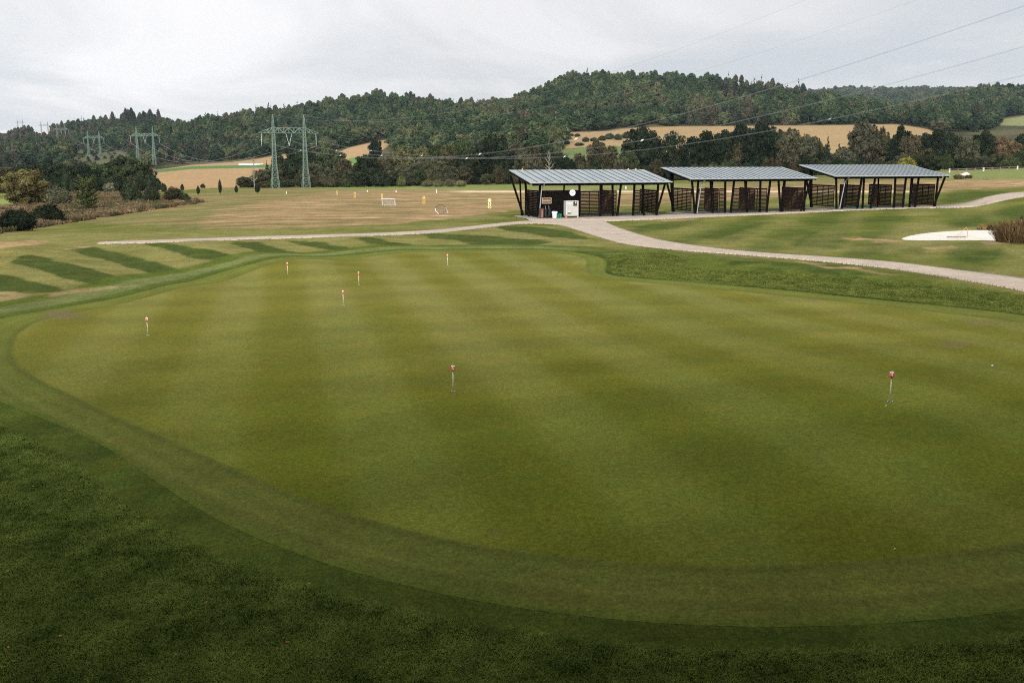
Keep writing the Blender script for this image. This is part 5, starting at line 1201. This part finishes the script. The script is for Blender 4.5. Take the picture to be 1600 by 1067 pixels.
# ------------------------------------------------------------------ power line
PH = 21.4
def pylon_meshes():
    legm = []
    for s in (-1, 1):
        mb = MB(); levels = [0, 1.5, 3.1, 4.7, 6.1, 7.5, 8.9, 10.3, 11.7, 13.0, 14.3, 15.6, 16.3, 17.9, 19.6, 21.4]
        def wd(z): return np.interp(z, [0, 6.1, 17.9, 21.4], [2.3, 1.25, .62, .16])
        for i, (a_, b_) in enumerate(zip(levels[:-1], levels[1:])):
            wa, wb = wd(a_)/2, wd(b_)/2; ca = [(-wa, -wa), (wa, -wa), (wa, wa), (-wa, wa)]; cb_ = [(-wb, -wb), (wb, -wb), (wb, wb), (-wb, wb)]
            for k in range(4):
                k2 = (k+1) % 4; mb.bar((*ca[k], a_), (*cb_[k], b_), .11 if b_ < 16 else .09)
                mb.bar((*ca[k], a_), (*cb_[k2], b_), .055); mb.bar((*ca[k2], a_), (*cb_[k], b_), .055); mb.bar((*cb_[k], b_), (*cb_[k2], b_), .08)
        legm.append(mb)
    arm = MB(); hl = 4.55; zt, zb_ = 17.6, 16.1; xe = 8.8
    for y in (-.45, .45):
        arm.bar((-hl, y, zt), (hl, y, zt), .10); arm.bar((-hl-.3, y, zb_), (hl+.3, y, zb_), .11)
        for s in (-1, 1):
            arm.bar((s*hl, y, zt+.2), (s*xe, 0, zb_+.08), .09); arm.bar((s*hl, y, zb_), (s*xe, 0, zb_), .10)
            arm.bar((s*(hl+1.5), y*.7, zt-.5), (s*(hl+1.5), y*.7, zb_), .09); arm.bar((s*(hl+1.5), y*.7, zt-.5), (s*(hl+2.8), y*.4, zb_), .09); arm.bar((s*(hl+1.5), y*.7, zb_), (s*(hl+.2), y, zt), .09)
        xs = np.linspace(-hl, hl, 7)
        for i in range(6):
            arm.bar((xs[i], y, zt if i % 2 else zb_), (xs[i+1], y, zb_ if i % 2 else zt), .11); arm.bar((xs[i], y, zt), (xs[i], y, zb_), .08)
    for x in np.linspace(-hl, hl, 5): arm.bar((x, -.45, zb_), (x, .45, zb_), .08); arm.bar((x, -.45, zt), (x, .45, zt), .08)
    ins = []
    for x in (-8.0, 0, 8.0):
        m_ = MB()
        for dx in ((-.9, .9) if x == 0 else (.0,)):
            prof = [(x+dx*(1-u), 0, zb_-.05-3.6*u) for u in np.linspace(0, 1, 15)]; m_.tube(prof, [.035 if k % 2 else .08 for k in range(15)], 6)
        ins.append(m_)
    return [m_.me('tower_leg', M['pylon']) for m_ in legm], arm.me('crossarm', M['pylon']), [m_.me('insulator', M['glassins']) for m_ in ins]
PL, PA, PI_ = pylon_meshes()
PYL = []
def pylon(pxl, Y, phi, base_py, lab, detail=True):
    X = (pxl-800)/F*(Y*CP+.5); z = float(zpx(Y, base_py)); e_ = empty('pylon', (X, Y, z), phi); props(e_, lab, 'pylon', 'portal pylons of the power line')
    for s, m_ in zip((-1, 1), PL): o_ = obj('tower_leg', m_, e_); o_.location = (s*4.55, 0, 0)
    obj('crossarm', PA, e_)
    for m_ in PI_: obj('insulator', m_, e_)
    PYL.append((X, Y, z, phi)); return e_
pylon(453.5, 300, radians(23), 294.5, 'tallest green lattice portal pylon, standing right behind the range')
pylon(229, 570, radians(0), 258.5, 'second green lattice portal pylon, left of the tan field')
pylon(149, 800, radians(0), 248.5, 'third lattice pylon, in the scrubby clearing')
pylon(99.5, 1080, radians(-5), 227, 'fourth lattice pylon, on the slope of the left hill')
pylon(74, 1300, radians(-5), 217, 'fifth faint pylon beside the bald patch of hillside')
pylon(36.5, 1750, radians(-5), 207, 'farthest faint pylon on the skyline at far left')
def att(i, o_, z): X, Y, zb, ph = PYL[i]; return Vector((X+cos(ph)*o_, Y+sin(ph)*o_, zb+z))
DIRL = np.array([sin(radians(23)), -cos(radians(23))])
tz = np.polyfit([0, 40, 80, 120, 150, 178, 206, 232, 256, 280, 300], [11.8, 9.2, 7.4, 6.4, 6.3, 6.8, 8.1, 10.4, 13.7, 17.6, 21.5], 5)
names = ['nearest', 'middle', 'farthest']; at_up = [14, 16, 15]
for j, off in enumerate((-8.6, 0, 8.6)):
    p0 = att(0, off, 0); w = empty('conductor', (p0.x, p0.y, 0)); props(w, f'{names[j]} of three twin wire conductors sweeping up to the right from the big pylon', 'power cable', 'conductors of the power line')
    for s in (-.16, .16):
        pts = [(DIRL[0]*t+s*.7, DIRL[1]*t+s*.4, float(np.polyval(tz, t))+s*.35) for t in np.linspace(0, 292, 110)]
        MB().tube(pts, [.016-.0115*t for t in np.linspace(0, 1, 110)], 5).build('wire', M['wire'], w)
    for t in ([178, 262, 206] if j == 0 else [150, 205, 240] if j == 1 else [168, 225, 250])+[100, 60]:
        z_ = float(np.polyval(tz, t)); sp = MB().bar((DIRL[0]*t-.18, DIRL[1]*t-.1, z_-.12), (DIRL[0]*t+.18, DIRL[1]*t+.1, z_+.12), .05).lathe([(0, -.10), (.08, -.06), (.10, 0), (.08, .06), (0, .10)], (DIRL[0]*t, DIRL[1]*t, z_), 8)
        sp.build('spacer', M['fencewhite'] if t < 210 else M['wire'], w)
for j, off in enumerate((-4.55, 4.55)):
    p0 = att(0, off, PH); w = MB()
    pts = [(DIRL[0]*t, DIRL[1]*t, float(np.polyval(tz, t))-11.8-.8*t/150*(1-t/292)) for t in np.linspace(0, 292, 60)]
    o_ = w.tube(pts, [.014-.0115*t for t in np.linspace(0, 1, 60)], 4).build('earth_wire', M['wire'], None, p0); props(o_, f'thin earth wire from the {"left" if j == 0 else "right"} peak of the big pylon', 'power cable', 'earth wires of the power line')
spn = ['between the big pylon and the second one', 'between the second and third pylons', 'between the third and fourth pylons', 'between the fourth and fifth pylons', 'between the two farthest pylons']
for i in range(5):
    for j, (o_, side) in enumerate(((-8, 'left'), (0, 'middle'), (8, 'right'))):
        a_, b_ = att(i, o_, 12.3), att(i+1, o_, 12.3); sag = [7.5, 6.5, 6, 4, 6][i]; pts = [a_.lerp(b_, u)-a_-Vector((0, 0, 4*sag*u*(1-u))) for u in np.linspace(0, 1, 40)]
        r0, r1 = .028+.022*a_.y/800, .028+.022*b_.y/800
        props(MB().tube(pts, list(np.linspace(r0, r1, 40)), 5).build('conductor', M['wire'], None, a_), f'{side} conductor {spn[i]}', 'power cable', 'conductors of the far spans')

# ------------------------------------------------------------------ unseen wall and canopy added behind the camera to shade the foreground
def shade_block():
    e_ = empty('shade_block', (0, -3.2, 0)); props(e_, 'unseen dark wall and canopy added behind the camera for shade', 'shade block')
    MB().box((0, -5, 9), (76, 9, 18)).build('wall', M['plaster'], e_)
    MB().box((0, 0.9, 18.25), (80, 21.4, .4)).build('roof', M['roof'], e_)  # canopy added only to keep sky light off the foreground
shade_block()

# ------------------------------------------------------------------ haze
def haze():
    m = bpy.data.materials.new('haze'); m.use_nodes = True; t = m.node_tree; t.nodes.clear(); out = N(t, 'ShaderNodeOutputMaterial')
    v = N(t, 'ShaderNodeVolumePrincipled'); v.inputs['Color'].default_value = (.70, .83, .97, 1); v.inputs['Density'].default_value = .00005; v.inputs['Anisotropy'].default_value = .2
    L(t, v.outputs[0], out.inputs['Volume'])
    o_ = MB().box((0, 1650, 120), (8600, 3800, 380)).build('haze', m); props(o_, kind='stuff', label='thin pale haze over the whole valley')
USE_HAZE = True
if USE_HAZE: haze()
